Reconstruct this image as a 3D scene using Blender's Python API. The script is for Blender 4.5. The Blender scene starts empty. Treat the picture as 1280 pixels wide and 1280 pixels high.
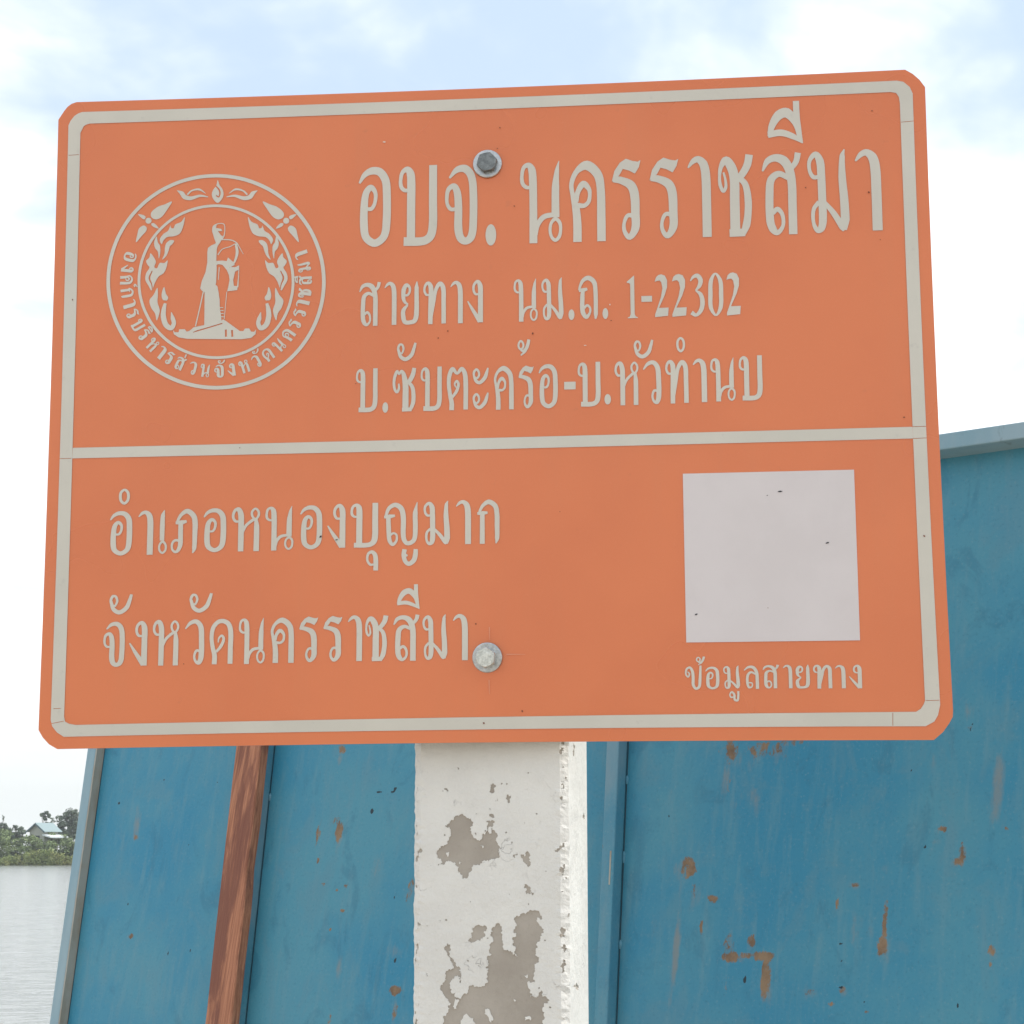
import bpy, bmesh, math, random
import numpy as np
from mathutils import Vector, Matrix, Euler, noise
from mathutils.geometry import delaunay_2d_cdt, tessellate_polygon

random.seed(7); np.random.seed(7)
scene = bpy.context.scene
COL = scene.collection
R = math.radians

# ------------------------------------------------------------------ camera, sky, sun, exposure
cam_data = bpy.data.cameras.new('camera')
cam = bpy.data.objects.new('camera', cam_data); COL.objects.link(cam)
cam_data.sensor_width = 36.0
cam_data.lens = 36.0 * 2491.56 / 1280.0
cam_data.clip_start = 0.05; cam_data.clip_end = 20000.0
cam.location = (0.0, 0.0, 1.6)
CAM_PITCH, CAM_ROLL = 0.169147, -0.001548
cam.rotation_euler = (Euler((math.pi / 2 + CAM_PITCH, 0, 0)).to_matrix() @ Matrix.Rotation(CAM_ROLL, 3, 'Z')).to_euler()
scene.camera = cam

SUN_ELEV, SUN_AZ = R(54), R(74)          # azimuth measured from +Y (behind the sign) towards +X (right)
world = bpy.data.worlds.new('World'); scene.world = world
world.use_nodes = True
def build_sky(nt):
    N, L = nt.nodes, nt.links
    N.clear()
    out = N.new('ShaderNodeOutputWorld'); bg = N.new('ShaderNodeBackground')
    bg.inputs['Strength'].default_value = 0.1
    sky = N.new('ShaderNodeTexSky'); sky.sky_type = 'NISHITA'; sky.sun_disc = False
    sky.sun_elevation = SUN_ELEV; sky.sun_rotation = SUN_AZ
    sky.air_density = 1.0; sky.dust_density = 2.0; sky.altitude = 100
    tc = N.new('ShaderNodeTexCoord')
    sep = N.new('ShaderNodeSeparateXYZ'); L.new(tc.outputs['Generated'], sep.inputs[0])
    def m(op, a, b=None, c=None):
        n = N.new('ShaderNodeMath'); n.operation = op
        for i, v in enumerate((a, b, c)):
            if v is None: continue
            if isinstance(v, (int, float)): n.inputs[i].default_value = v
            else: L.new(v, n.inputs[i])
        return n.outputs[0]
    zz = m('ADD', m('MAXIMUM', sep.outputs[2], 0.0), 0.22)
    comb = N.new('ShaderNodeCombineXYZ')                     # a flat cloud deck seen in perspective
    L.new(m('DIVIDE', sep.outputs[0], zz), comb.inputs[0]); L.new(m('DIVIDE', sep.outputs[1], zz), comb.inputs[1])
    mp = N.new('ShaderNodeMapping'); L.new(comb.outputs[0], mp.inputs[0])
    mp.inputs['Location'].default_value = (-18.66, 31.26, 5.16)
    n1 = N.new('ShaderNodeTexNoise'); L.new(mp.outputs[0], n1.inputs['Vector'])
    n1.inputs['Scale'].default_value = 1.15; n1.inputs['Detail'].default_value = 6; n1.inputs['Roughness'].default_value = 0.55
    n1.inputs['Distortion'].default_value = 0.35
    n2 = N.new('ShaderNodeTexNoise'); L.new(mp.outputs[0], n2.inputs['Vector'])
    n2.inputs['Scale'].default_value = 4.5; n2.inputs['Detail'].default_value = 6; n2.inputs['Distortion'].default_value = 0.5
    f = m('ADD', m('MULTIPLY', n1.outputs[0], 0.8), m('MULTIPLY', n2.outputs[0], 0.2))
    low = N.new('ShaderNodeMapRange'); low.inputs['From Min'].default_value = 0.33; low.inputs['From Max'].default_value = 0.10
    low.inputs['To Min'].default_value = 0.0; low.inputs['To Max'].default_value = 0.22
    L.new(sep.outputs[2], low.inputs[0])
    f = m('ADD', f, low.outputs[0])                          # thicker cloud towards the horizon
    mr = N.new('ShaderNodeMapRange'); mr.interpolation_type = 'SMOOTHSTEP'
    mr.inputs['From Min'].default_value = 0.44; mr.inputs['From Max'].default_value = 0.60
    L.new(f, mr.inputs[0])
    haze = m('MAXIMUM', m('MULTIPLY', mr.outputs[0], 1.0), 0.0)
    # thin high veil over the blue
    veil = N.new('ShaderNodeMix'); veil.data_type = 'RGBA'
    veil.inputs[0].default_value = 0.85
    L.new(sky.outputs[0], veil.inputs[6]); veil.inputs[7].default_value = (4.35, 5.3, 6.6, 1)
    cl = N.new('ShaderNodeMix'); cl.data_type = 'RGBA'
    L.new(haze, cl.inputs[0]); L.new(veil.outputs[2], cl.inputs[6])
    hz = N.new('ShaderNodeMapRange'); hz.inputs['From Min'].default_value = 0.03; hz.inputs['From Max'].default_value = 0.13
    L.new(sep.outputs[2], hz.inputs[0])
    cc = N.new('ShaderNodeMix'); cc.data_type = 'RGBA'; L.new(hz.outputs[0], cc.inputs[0])
    cc.inputs[6].default_value = (5.7, 6.0, 6.0, 1)
    den = N.new('ShaderNodeMix'); den.data_type = 'RGBA'
    L.new(m('SUBTRACT', m('MULTIPLY', n2.outputs[0], 3.2), 1.1), den.inputs[0])
    den.inputs[6].default_value = (5.9, 6.4, 6.85, 1); den.inputs[7].default_value = (8.9, 9.0, 9.1, 1)
    L.new(den.outputs[2], cc.inputs[7])
    L.new(cc.outputs[2], cl.inputs[7])
    L.new(cl.outputs[2], bg.inputs['Color']); L.new(bg.outputs[0], out.inputs['Surface'])
build_sky(world.node_tree)

sun_data = bpy.data.lights.new('sun', 'SUN'); sun = bpy.data.objects.new('sun', sun_data); COL.objects.link(sun)
sun_data.energy = 2.25; sun_data.angle = R(3); sun_data.color = (1.0, 0.955, 0.89)
sdir = Vector((math.sin(SUN_AZ) * math.cos(SUN_ELEV), math.cos(SUN_AZ) * math.cos(SUN_ELEV), math.sin(SUN_ELEV)))
sun.rotation_euler = (-sdir).to_track_quat('-Z', 'Y').to_euler()
sun.location = (6, 3, 9)
scene.view_settings.view_transform = 'Standard'; scene.view_settings.look = 'None'
scene.view_settings.exposure = 0.74; scene.view_settings.gamma = 1.0

# ------------------------------------------------------------------ helpers
def link(o):
    COL.objects.link(o); return o
def tag(o, label=None, cat=None, group=None, kind=None):
    if label: o['label'] = label
    if cat: o['category'] = cat
    if group: o['group'] = group
    if kind: o['kind'] = kind
    return o
def empty(name, loc, rot=(0, 0, 0)):
    o = link(bpy.data.objects.new(name, None)); o.location = loc; o.rotation_euler = rot
    o.empty_display_size = 0.1
    return o
def mesh_obj(name, verts, faces, mat, parent=None, smooth=False):
    me = bpy.data.meshes.new(name); me.from_pydata([tuple(v) for v in verts], [], [tuple(f) for f in faces])
    me.validate(); me.update()
    if smooth: me.polygons.foreach_set('use_smooth', [True] * len(me.polygons))
    o = link(bpy.data.objects.new(name, me))
    if mat: me.materials.append(mat)
    if parent: o.parent = parent
    return o
def bm_obj(name, bm, mat, parent=None, smooth=False):
    me = bpy.data.meshes.new(name); bmesh.ops.recalc_face_normals(bm, faces=bm.faces[:]); bm.to_mesh(me); bm.free()
    if smooth: me.polygons.foreach_set('use_smooth', [True] * len(me.polygons))
    o = link(bpy.data.objects.new(name, me)); me.materials.append(mat)
    if parent: o.parent = parent
    return o
def add_hex(bm, c8):
    v = [bm.verts.new(c) for c in c8]
    for f in ((0, 3, 2, 1), (4, 5, 6, 7), (0, 1, 5, 4), (1, 2, 6, 5), (2, 3, 7, 6), (3, 0, 4, 7)):
        bm.faces.new([v[i] for i in f])
    return v
def add_box(bm, x0, x1, y0, y1, z0, z1):
    return add_hex(bm, [(x0, y0, z0), (x1, y0, z0), (x1, y1, z0), (x0, y1, z0), (x0, y0, z1), (x1, y0, z1), (x1, y1, z1), (x0, y1, z1)])

# ---- flat artwork: strokes and polygons merged into one sheet without overlaps
def smooth_stroke(pts, n=6):
    P = np.array(pts, float)
    if len(P) < 3: n = 1
    closed = len(P) > 3 and np.allclose(P[0, :2], P[-1, :2])
    out = []
    for i in range(len(P) - 1):
        p1, p2 = P[i], P[i + 1]
        p0 = P[i - 1] if i > 0 else (P[-2] if closed else 2 * p1 - p2)
        p3 = P[i + 2] if i + 2 < len(P) else (P[1] if closed else 2 * p2 - p1)
        d = max(np.hypot(*(p2 - p1)[:2]), 1e-6)
        d0 = max(np.hypot(*(p1 - p0)[:2]), 1e-6); d3 = max(np.hypot(*(p3 - p2)[:2]), 1e-6)
        t1 = (p2 - p0) / (d0 + d) * d; t2 = (p3 - p1) / (d + d3) * d
        for k in range(n):
            t = k / n
            h = (2*t**3 - 3*t**2 + 1) * p1 + (t**3 - 2*t**2 + t) * t1 + (-2*t**3 + 3*t**2) * p2 + (t**3 - t**2) * t2
            h[2] = p1[2] + (p2[2] - p1[2]) * t
            out.append(h)
    out.append(P[-1])
    return np.array(out)
def stroke_tris(pts):
    S = smooth_stroke(pts)
    T = np.gradient(S[:, :2], axis=0) if len(S) > 2 else np.repeat((S[1:2, :2] - S[0:1, :2]), len(S), 0)
    if len(S) > 3 and np.allclose(S[0, :2], S[-1, :2]):
        t = S[1, :2] - S[-2, :2]; T[0] = t; T[-1] = t
    T /= np.maximum(np.linalg.norm(T, axis=1, keepdims=True), 1e-9)
    Nn = np.stack([-T[:, 1], T[:, 0]], 1) * (S[:, 2:3] / 2)
    A = S[:, :2] + Nn; B = S[:, :2] - Nn
    out = []
    for i in range(len(S) - 1):
        for tri in ((A[i], B[i], B[i + 1]), (A[i], B[i + 1], A[i + 1])):
            out.append([tuple(p) for p in tri])
    return out
def merge(pos, neg=()):
    """pos / neg: lists of polygons -> verts, faces of the union of pos minus neg"""
    V, F, sign = [], [], []
    for lst, s in ((pos, 1), (neg, -1)):
        tl = []
        for poly in lst:
            if len(poly) > 4: tl += [[poly[i] for i in t] for t in tessellate_polygon([[Vector((p[0], p[1], 0)) for p in poly]])]
            else: tl.append(poly)
        for poly in tl:
            a = sum(poly[i][0] * poly[(i + 1) % len(poly)][1] - poly[(i + 1) % len(poly)][0] * poly[i][1] for i in range(len(poly)))
            if abs(a) < 1e-4: continue
            if a < 0: poly = poly[::-1]
            F.append(list(range(len(V), len(V) + len(poly)))); V += [Vector(p[:2]) for p in poly]; sign.append(s)
    vo, eo, fo, ov, oe, of = delaunay_2d_cdt(V, [], F, 0, 1e-3)
    keep = [f for f, o in zip(fo, of) if o and any(sign[i] > 0 for i in o) and not any(sign[i] < 0 for i in o)]
    return [(v[0], v[1]) for v in vo], keep
def merge_pip(pos, neg=()):
    """like merge, but by testing every triangle's centre: safe for ragged outlines that cross themselves"""
    V, E = [], []
    for poly in list(pos) + list(neg):
        k = len(V); n = len(poly); V += [Vector(p[:2]) for p in poly]; E += [(k + i, k + (i + 1) % n) for i in range(n)]
    vo, eo, fo, ov, oe, of = delaunay_2d_cdt(V, E, [], 0, 1e-3)
    C = np.array([[sum(vo[i][0] for i in f) / len(f), sum(vo[i][1] for i in f) / len(f)] for f in fo])
    def inside(polys):
        r = np.zeros(len(C), bool)
        for poly in polys:
            P = np.array(poly, float)[:, :2]; Q = np.roll(P, -1, 0); w = np.zeros(len(C), int)
            sel = np.where((C[:, 0] >= P[:, 0].min()) & (C[:, 0] <= P[:, 0].max()) & (C[:, 1] >= P[:, 1].min()) & (C[:, 1] <= P[:, 1].max()))[0]
            if not len(sel): continue
            cx, cy = C[sel, 0], C[sel, 1]; c = np.zeros(len(sel), bool)
            for a, b in zip(P, Q):
                if a[1] != b[1]:
                    c ^= ((a[1] > cy) != (b[1] > cy)) & (cx < (b[0] - a[0]) * (cy - a[1]) / (b[1] - a[1]) + a[0])
            r[sel] |= c
        return r
    keep = inside(pos) & ~inside(neg)
    return [(v[0], v[1]) for v in vo], [list(f) for f, k in zip(fo, keep) if k]
def art_polys(items):
    out = []
    for it in items:
        if isinstance(it, tuple) and it[0] == 'P': out.append([p[:2] for p in it[1]])
        elif isinstance(it, tuple) and it[0] == 'Q':
            p = [(q[0], q[1], 0.0) for q in it[1]]
            out.append([(a[0], a[1]) for a in smooth_stroke(p + p[:1], 4)[:-1]])
        elif isinstance(it, tuple) and it[0] == 'S': out += stroke_tris(it[1])
        else: out += stroke_tris(it)
    return out
def jagged(poly, amp, it=3, rng=random.Random(3)):
    P = [tuple(p) for p in poly]
    for k in range(it):
        Q = []
        for i in range(len(P)):
            a, b = P[i], P[(i + 1) % len(P)]
            d = math.hypot(b[0] - a[0], b[1] - a[1]) + 1e-9
            o = rng.uniform(-1, 1) * min(amp, d * 0.36)
            Q += [a, ((a[0] + b[0]) / 2 - (b[1] - a[1]) / d * o, (a[1] + b[1]) / 2 + (b[0] - a[0]) / d * o)]
        P = Q; amp *= 0.72
    return P

# ------------------------------------------------------------------ materials
class Mat:
    def __init__(self, name, base=(0.5, 0.5, 0.5), rough=0.6, metal=0.0, spec=0.5):
        self.m = bpy.data.materials.new(name); self.m.use_nodes = True
        self.nt = self.m.node_tree; self.N = self.nt.nodes; self.L = self.nt.links
        self.p = self.N['Principled BSDF']
        self.p.inputs['Base Color'].default_value = (*base, 1); self.p.inputs['Roughness'].default_value = rough
        self.p.inputs['Metallic'].default_value = metal; self.p.inputs['Specular IOR Level'].default_value = spec
        self.tc = self.N.new('ShaderNodeTexCoord')
    def noise(self, scale, detail=4, rough=0.55, stretch=None, src='Object', dist=0.0):
        n = self.N.new('ShaderNodeTexNoise'); n.inputs['Scale'].default_value = scale
        n.inputs['Detail'].default_value = detail; n.inputs['Roughness'].default_value = rough; n.inputs['Distortion'].default_value = dist
        v = self.tc.outputs[src]
        if stretch:
            mp = self.N.new('ShaderNodeMapping'); mp.inputs['Scale'].default_value = stretch
            self.L.new(v, mp.inputs[0]); v = mp.outputs[0]
        self.L.new(v, n.inputs['Vector'])
        return n.outputs[0]
    def rng(self, src, a, b, c=0.0, d=1.0, smooth=True):
        n = self.N.new('ShaderNodeMapRange'); n.inputs[1].default_value = a; n.inputs[2].default_value = b
        n.inputs[3].default_value = c; n.inputs[4].default_value = d
        if smooth: n.interpolation_type = 'SMOOTHSTEP'
        self.L.new(src, n.inputs[0]); return n.outputs[0]
    def math(self, op, a, b):
        n = self.N.new('ShaderNodeMath'); n.operation = op
        for i, v in enumerate((a, b)):
            if isinstance(v, (int, float)): n.inputs[i].default_value = v
            else: self.L.new(v, n.inputs[i])
        return n.outputs[0]
    def mix(self, fac, a, b, mode='MIX'):
        n = self.N.new('ShaderNodeMix'); n.data_type = 'RGBA'; n.blend_type = mode
        if isinstance(fac, (int, float)): n.inputs[0].default_value = fac
        else: self.L.new(fac, n.inputs[0])
        for i, v in ((6, a), (7, b)):
            if isinstance(v, tuple): n.inputs[i].default_value = (*v, 1)
            else: self.L.new(v, n.inputs[i])
        return n.outputs[2]
    def color(self, src): self.L.new(src, self.p.inputs['Base Color']); return self
    def roughness(self, src): self.L.new(src, self.p.inputs['Roughness']); return self
    def attr(self, name):
        n = self.N.new('ShaderNodeAttribute'); n.attribute_name = name
        s = self.N.new('ShaderNodeSeparateColor'); self.L.new(n.outputs['Color'], s.inputs[0]); return s.outputs
    def bump(self, src, strength=0.3, dist=0.002):
        n = self.N.new('ShaderNodeBump'); n.inputs['Strength'].default_value = strength; n.inputs['Distance'].default_value = dist
        self.L.new(src, n.inputs['Height']); self.L.new(n.outputs[0], self.p.inputs['Normal']); return self

M = {}
m = Mat('orange_sheeting', rough=0.28, spec=0.6)
n1 = m.noise(5.0, 3); n2 = m.noise(60, 4)
c = m.mix(m.rng(n1, 0.35, 0.65), (0.705, 0.179, 0.056), (0.745, 0.198, 0.066))
n3 = m.noise(3.0, 6, 0.65, (7, 7, 0.7)); n4 = m.noise(400, 2, 0.5)
c = m.mix(m.rng(n3, 0.5, 0.72, 0, 0.16), c, (0.66, 0.215, 0.085))
c = m.mix(m.rng(n4, 0.55, 0.75, 0, 0.10), c, (0.80, 0.30, 0.15))
c = m.mix(m.rng(n2, 0.66, 0.80, 0, 0.25), c, (0.45, 0.14, 0.06))
m.color(c); m.roughness(m.rng(n1, 0.3, 0.7, 0.26, 0.36)); m.bump(m.noise(9, 2), 0.05, 0.002); M['orange'] = m.m
m = Mat('sheet_metal_edge', (0.35, 0.33, 0.33), 0.45, 0.8); M['edge'] = m.m
m = Mat('white_sheeting', rough=0.32, spec=0.8)
n1 = m.noise(7, 4); n2 = m.noise(90, 3)
c = m.mix(m.rng(n1, 0.35, 0.65), (0.58, 0.54, 0.455), (0.625, 0.58, 0.49))
c = m.mix(m.rng(n2, 0.62, 0.78, 0, 0.2), c, (0.36, 0.34, 0.30)); m.color(c); M['white'] = m.m
m = Mat('label_film', rough=0.38)
n1 = m.noise(16, 5, 0.6)
m.color(m.mix(m.rng(n1, 0.35, 0.65), (0.665, 0.60, 0.585), (0.69, 0.625, 0.61))); M['label'] = m.m
m = Mat('dirt_speck', (0.20, 0.06, 0.03), 0.8); M['speck'] = m.m
m = Mat('insect_fleck', (0.03, 0.03, 0.035), 0.6); M['fleck'] = m.m
m = Mat('scratch', (0.74, 0.30, 0.17), 0.5); M['scratch'] = m.m
m = Mat('bare_chip', (0.75, 0.66, 0.55), 0.5); M['chip'] = m.m
m = Mat('galvanised', rough=0.38, metal=0.85)
n1 = m.noise(220, 4, 0.7); n2 = m.noise(60, 2)
c = m.mix(m.rng(n1, 0.35, 0.7), (0.42, 0.44, 0.45), (0.66, 0.67, 0.66)); c = m.mix(m.rng(n2, 0.62, 0.75, 0, .5), c, (0.30, 0.22, 0.16))
m.color(c); m.roughness(m.rng(n1, 0.3, 0.7, 0.28, 0.55)); m.bump(n1, 0.25, 0.0006); M['galv'] = m.m
m = Mat('bolt_steel', rough=0.55, metal=0.6)
n1 = m.noise(260, 4, 0.7)
m.color(m.mix(m.rng(n1, 0.35, 0.7), (0.15, 0.16, 0.16), (0.27, 0.285, 0.28))); m.bump(n1, 0.3, 0.0006); M['bolt'] = m.m
m = Mat('bolt_steel_bright', rough=0.35, metal=0.75)
n1 = m.noise(260, 4, 0.7)
m.color(m.mix(m.rng(n1, 0.35, 0.7), (0.50, 0.52, 0.49), (0.78, 0.80, 0.76))); m.bump(n1, 0.45, 0.0008); M['bolt_b'] = m.m

m = Mat('bare_concrete', rough=0.9, spec=0.25)
n1 = m.noise(14, 5, 0.6); n2 = m.noise(180, 5, 0.7)
c = m.mix(m.rng(n1, 0.3, 0.7), (0.37, 0.325, 0.275), (0.47, 0.42, 0.36))
c = m.mix(m.rng(n2, 0.58, 0.72, 0, 0.5), c, (0.27, 0.24, 0.2)); m.color(c); m.bump(n2, 0.35, 0.002); M['concrete'] = m.m
m = Mat('white_paint', rough=0.75, spec=0.3)
n1 = m.noise(11, 5, 0.6); n2 = m.noise(60, 7, 0.72); n3 = m.noise(38, 3, 0.5, dist=1.5)
c = m.mix(m.rng(n1, 0.3, 0.7), (0.74, 0.715, 0.665), (0.82, 0.795, 0.74))
c = m.mix(m.rng(n2, 0.60, 0.75, 0, 0.22), c, (0.36, 0.34, 0.31))
ridge = m.math('ABSOLUTE', m.math('SUBTRACT', n3, 0.5), 0)
crk = m.math('MULTIPLY', m.rng(ridge, 0.0, 0.006, 0.5, 0.0), m.rng(m.noise(16, 3), 0.56, 0.68))
c = m.mix(crk, c, (0.30, 0.27, 0.24))
m.color(c); m.bump(m.math('ADD', m.math('MULTIPLY', n2, 0.7), m.math('MULTIPLY', crk, -0.6)), 0.9, 0.004); M['paint'] = m.m

def blue_paint(name, streak=True, dull=0.0):
    m = Mat(name, rough=0.5, spec=0.35)
    n1 = m.noise(2.6, 5, 0.6); n2 = m.noise(9, 5, 0.6, (6, 6, 0.9)); n3 = m.noise(95, 4, 0.65); n4 = m.noise(30, 5, 0.65)
    c = m.mix(m.rng(n1, 0.36, 0.64), (0.030, 0.234, 0.372), (0.078, 0.282, 0.370))
    c = m.mix(m.rng(n2, 0.48, 0.72, 0, 0.6), c, (0.118, 0.285, 0.355))
    c = m.mix(m.rng(n4, 0.55, 0.75, 0, 0.30), c, (0.135, 0.28, 0.345))
    n5 = m.noise(15, 6, 0.7, (1, 1, 0.6), dist=0.8)
    c = m.mix(m.rng(n5, 0.50, 0.66, 0, 0.42), c, (0.105, 0.255, 0.325))
    c = m.mix(m.rng(n5, 0.46, 0.34, 0, 0.35), c, (0.030, 0.150, 0.235))
    n6 = m.noise(240, 3, 0.6)
    c = m.mix(m.rng(n6, 0.56, 0.72, 0, 0.28), c, (0.22, 0.33, 0.36))
    c = m.mix(m.rng(n6, 0.44, 0.30, 0, 0.25), c, (0.025, 0.11, 0.16))
    c = m.mix(m.rng(n3, 0.66, 0.76, 0, 0.5), c, (0.20, 0.31, 0.35))
    c = m.mix(m.rng(n3, 0.31, 0.24, 0, 0.6), c, (0.025, 0.085, 0.13))
    return m, c, n3, n4
m, c, n3, n4 = blue_paint('blue_steel')
at = m.attr('wear')
jit = m.math('MULTIPLY', m.math('SUBTRACT', m.noise(95, 7, 0.78, (1, 1, 0.6)), 0.5), 3.6)
jit2 = m.math('MULTIPLY', m.math('SUBTRACT', m.noise(45, 6, 0.7, (1, 1, 0.35)), 0.5), 2.2)
pale = m.rng(m.math('ADD', at[1], jit2), 0.30, 1.05, 0, 0.70)
pale = m.math('MULTIPLY', pale, m.rng(at[1], 0.02, 0.2))
c = m.mix(pale, c, (0.255, 0.245, 0.215))
rust = m.math('MULTIPLY', m.rng(m.math('ADD', at[0], jit), 0.38, 0.74), m.rng(at[0], 0.03, 0.15))
rustc = m.mix(m.rng(n4, 0.35, 0.65), (0.175, 0.115, 0.075), (0.29, 0.20, 0.125))
c = m.mix(rust, c, rustc)
dark = m.math('MULTIPLY', m.rng(m.math('ADD', at[2], m.math('MULTIPLY', jit, 0.6)), 0.35, 0.6), m.rng(at[2], 0.03, 0.15))
c = m.mix(dark, c, (0.02, 0.035, 0.045))
m.color(c); m.bump(m.math('ADD', m.math('MULTIPLY', n3, 0.4), m.math('MULTIPLY', rust, 0.5)), 0.2, 0.002)
m.roughness(m.math('ADD', m.math('MULTIPLY', rust, 0.35), 0.48)); M['blue'] = m.m
m, c, n3, n4 = blue_paint('blue_bar')
c = m.mix(m.rng(m.noise(13, 5, 0.6, (1, 1, 0.35)), 0.42, 0.62, 0.15, 0.7), c, (0.22, 0.33, 0.385))
c = m.mix(m.rng(m.noise(24, 6, 0.7, (1, 1, 0.4)), 0.66, 0.72, 0, 0.8), c, (0.21, 0.13, 0.07))
m.color(c); m.bump(n3, 0.15, 0.001); M['bar'] = m.m
m, c, n3, n4 = blue_paint('blue_bar_faded')
c = m.mix(m.rng(m.noise(10, 5, 0.6, (1, 1, 0.3)), 0.30, 0.60, 0.6, 0.9), c, (0.33, 0.43, 0.46))
c = m.mix(m.rng(m.noise(30, 6, 0.7, (1, 1, 0.3)), 0.62, 0.70, 0, 0.5), c, (0.13, 0.14, 0.13))
m.color(c); m.bump(n3, 0.15, 0.001); M['bar_pale'] = m.m
m = Mat('rusted_bar', rough=0.85)
n1 = m.noise(26, 6, 0.65, (1, 1, 0.3)); n2 = m.noise(9, 4, 0.6)
c = m.mix(m.rng(n1, 0.35, 0.65), (0.34, 0.30, 0.235), (0.42, 0.41, 0.355)); c = m.mix(m.rng(n2, 0.5, 0.68, 0, 0.6), c, (0.36, 0.235, 0.14))
m.color(c); m.bump(n1, 0.2, 0.001); M['rustbar'] = m.m

m = Mat('timber', rough=0.72, spec=0.3)
g1 = m.noise(26, 7, 0.7, (13, 13, 0.30), dist=0.12); g2 = m.noise(60, 6, 0.75, (11, 11, 0.16)); g3 = m.noise(6, 6, 0.65, (5, 5, 0.8), dist=0.3)
c = m.mix(m.rng(g1, 0.32, 0.68), (0.32, 0.125, 0.068), (0.58, 0.26, 0.15))
c = m.mix(m.rng(g3, 0.44, 0.56, 0, 0.8), c, (0.20, 0.078, 0.056))
c = m.mix(m.rng(g2, 0.56, 0.72, 0, 0.75), c, (0.10, 0.036, 0.025))
m.color(c); m.bump(m.math('ADD', g1, g2), 0.5, 0.0025); M['timber'] = m.m

m = Mat('ground_soil', rough=0.95)
n1 = m.noise(0.7, 6, 0.6); n2 = m.noise(6, 5, 0.6)
c = m.mix(m.rng(n1, 0.4, 0.6), (0.40, 0.345, 0.27), (0.35, 0.31, 0.25)); c = m.mix(m.rng(n2, 0.5, 0.7, 0, 0.5), c, (0.27, 0.235, 0.18))
geo = m.N.new('ShaderNodeSeparateXYZ'); m.L.new(m.tc.outputs['Object'], geo.inputs[0])
c = m.mix(m.rng(geo.outputs[1], 14, 18), c, m.mix(m.rng(n2, 0.4, 0.6), (0.10, 0.12, 0.045), (0.15, 0.16, 0.06)))
m.color(c); m.bump(n2, 0.5, 0.03); M['ground'] = m.m
m = Mat('lake_water', (0.25, 0.26, 0.24), 0.12, 0.0, 0.6)
n1 = m.noise(1.3, 5, 0.62, (0.7, 1.0, 1)); n2 = m.noise(5.5, 4, 0.6, (0.4, 1, 1)); n3 = m.noise(0.10, 3)
rid = m.math('ABSOLUTE', m.math('SUBTRACT', m.noise(1.1, 3, 0.5, (0.8, 1.6, 1), dist=0.4), 0.5), 0)
hgt = m.math('ADD', m.math('ADD', n1, m.math('MULTIPLY', n2, 0.25)), m.math('MULTIPLY', m.rng(rid, 0.0, 0.05, 0.35, 0.0), 1.0))
m.bump(hgt, 0.60, 0.10); M['water'] = m.m

def leaf(name, a, b, d):
    m = Mat(name, rough=0.65, spec=0.25)
    g = m.N.new('ShaderNodeNewGeometry')
    n1 = m.noise(0.35, 4, 0.6)
    c = m.mix(g.outputs['Random Per Island'], a, b); c = m.mix(m.rng(n1, 0.42, 0.62, 0, 0.75), c, d)
    m.color(c); return m.m
M['leaf_dark'] = leaf('leaf_dark', (0.13, 0.165, 0.120), (0.20, 0.24, 0.165), (0.155, 0.185, 0.142))
M['leaf_mid'] = leaf('leaf_mid', (0.175, 0.235, 0.095), (0.275, 0.335, 0.140), (0.195, 0.235, 0.125))
M['leaf_light'] = leaf('leaf_light', (0.185, 0.245, 0.080), (0.310, 0.350, 0.120), (0.340, 0.320, 0.110))
M['bark'] = Mat('bark', (0.12, 0.095, 0.07), 0.9).m
m = Mat('teal_roof_metal', rough=0.35, spec=0.5)
w = m.N.new('ShaderNodeTexWave'); w.inputs['Scale'].default_value = 4.0; m.L.new(m.tc.outputs['Object'], w.inputs['Vector'])
m.color(m.mix(w.outputs[0], (0.235, 0.315, 0.315), (0.27, 0.35, 0.35))); M['roof'] = m.m
M['fascia'] = Mat('dark_fascia', (0.10, 0.15, 0.16), 0.6).m
M['plaster'] = Mat('pale_plaster', (0.45, 0.45, 0.38), 0.85).m
M['white_roof'] = Mat('white_roof_sheet', (0.72, 0.76, 0.76), 0.5).m
M['glass'] = Mat('dark_glass', (0.03, 0.04, 0.05), 0.1).m

# ------------------------------------------------------------------ setting: ground with a lake bed, the lake
def ground_z(x, y):
    near = 0.0
    d = y - (16 + 1.2 * math.sin(x * 0.21))
    z = 0.0 if d < 0 else max(-2.6, -0.32 * d)
    e = y - (414.0 + 2.0 * math.sin(x * 0.05))
    if e > 0: z = min(1.6, -1.6 + 0.22 * e) if e < 40 else 1.6
    if y > 60 and e <= 0: z = -2.6 if e < -6 else -2.6 + (e + 6) / 6 * 1.0
    return z + 0.03 * noise.noise((x * 0.3, y * 0.3, 0)) * (1 if -3 < y < 30 else 4)
xs = sorted(set([-4000, -1500, -700, -400] + [-260 + i * 10 for i in range(53)] + [-30 + i * 1.5 for i in range(41)] + [400, 700, 1500, 4000]))
ys = sorted(set([-4000, -1000, -300, -80, -30, -15, -8, -4] + [i * 1.5 for i in range(0, 25)] + [45, 70, 120, 200, 300, 380, 400, 406] + [408 + i for i in range(0, 28)] + [440, 470, 520, 700, 1200, 2500, 6000]))
gv = [(x, y, ground_z(x, y)) for y in ys for x in xs]
nx = len(xs)
gf = [(j * nx + i, j * nx + i + 1, (j + 1) * nx + i + 1, (j + 1) * nx + i) for j in range(len(ys) - 1) for i in range(nx - 1)]
g = mesh_obj('ground', gv, gf, M['ground'], smooth=True); tag(g, kind='structure')
WATER_Z = -0.9
w = mesh_obj('water', [(-2500, 15, WATER_Z), (2500, 15, WATER_Z), (2500, 460, WATER_Z), (-2500, 460, WATER_Z)], [(0, 1, 2, 3)], M['water'])
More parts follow.
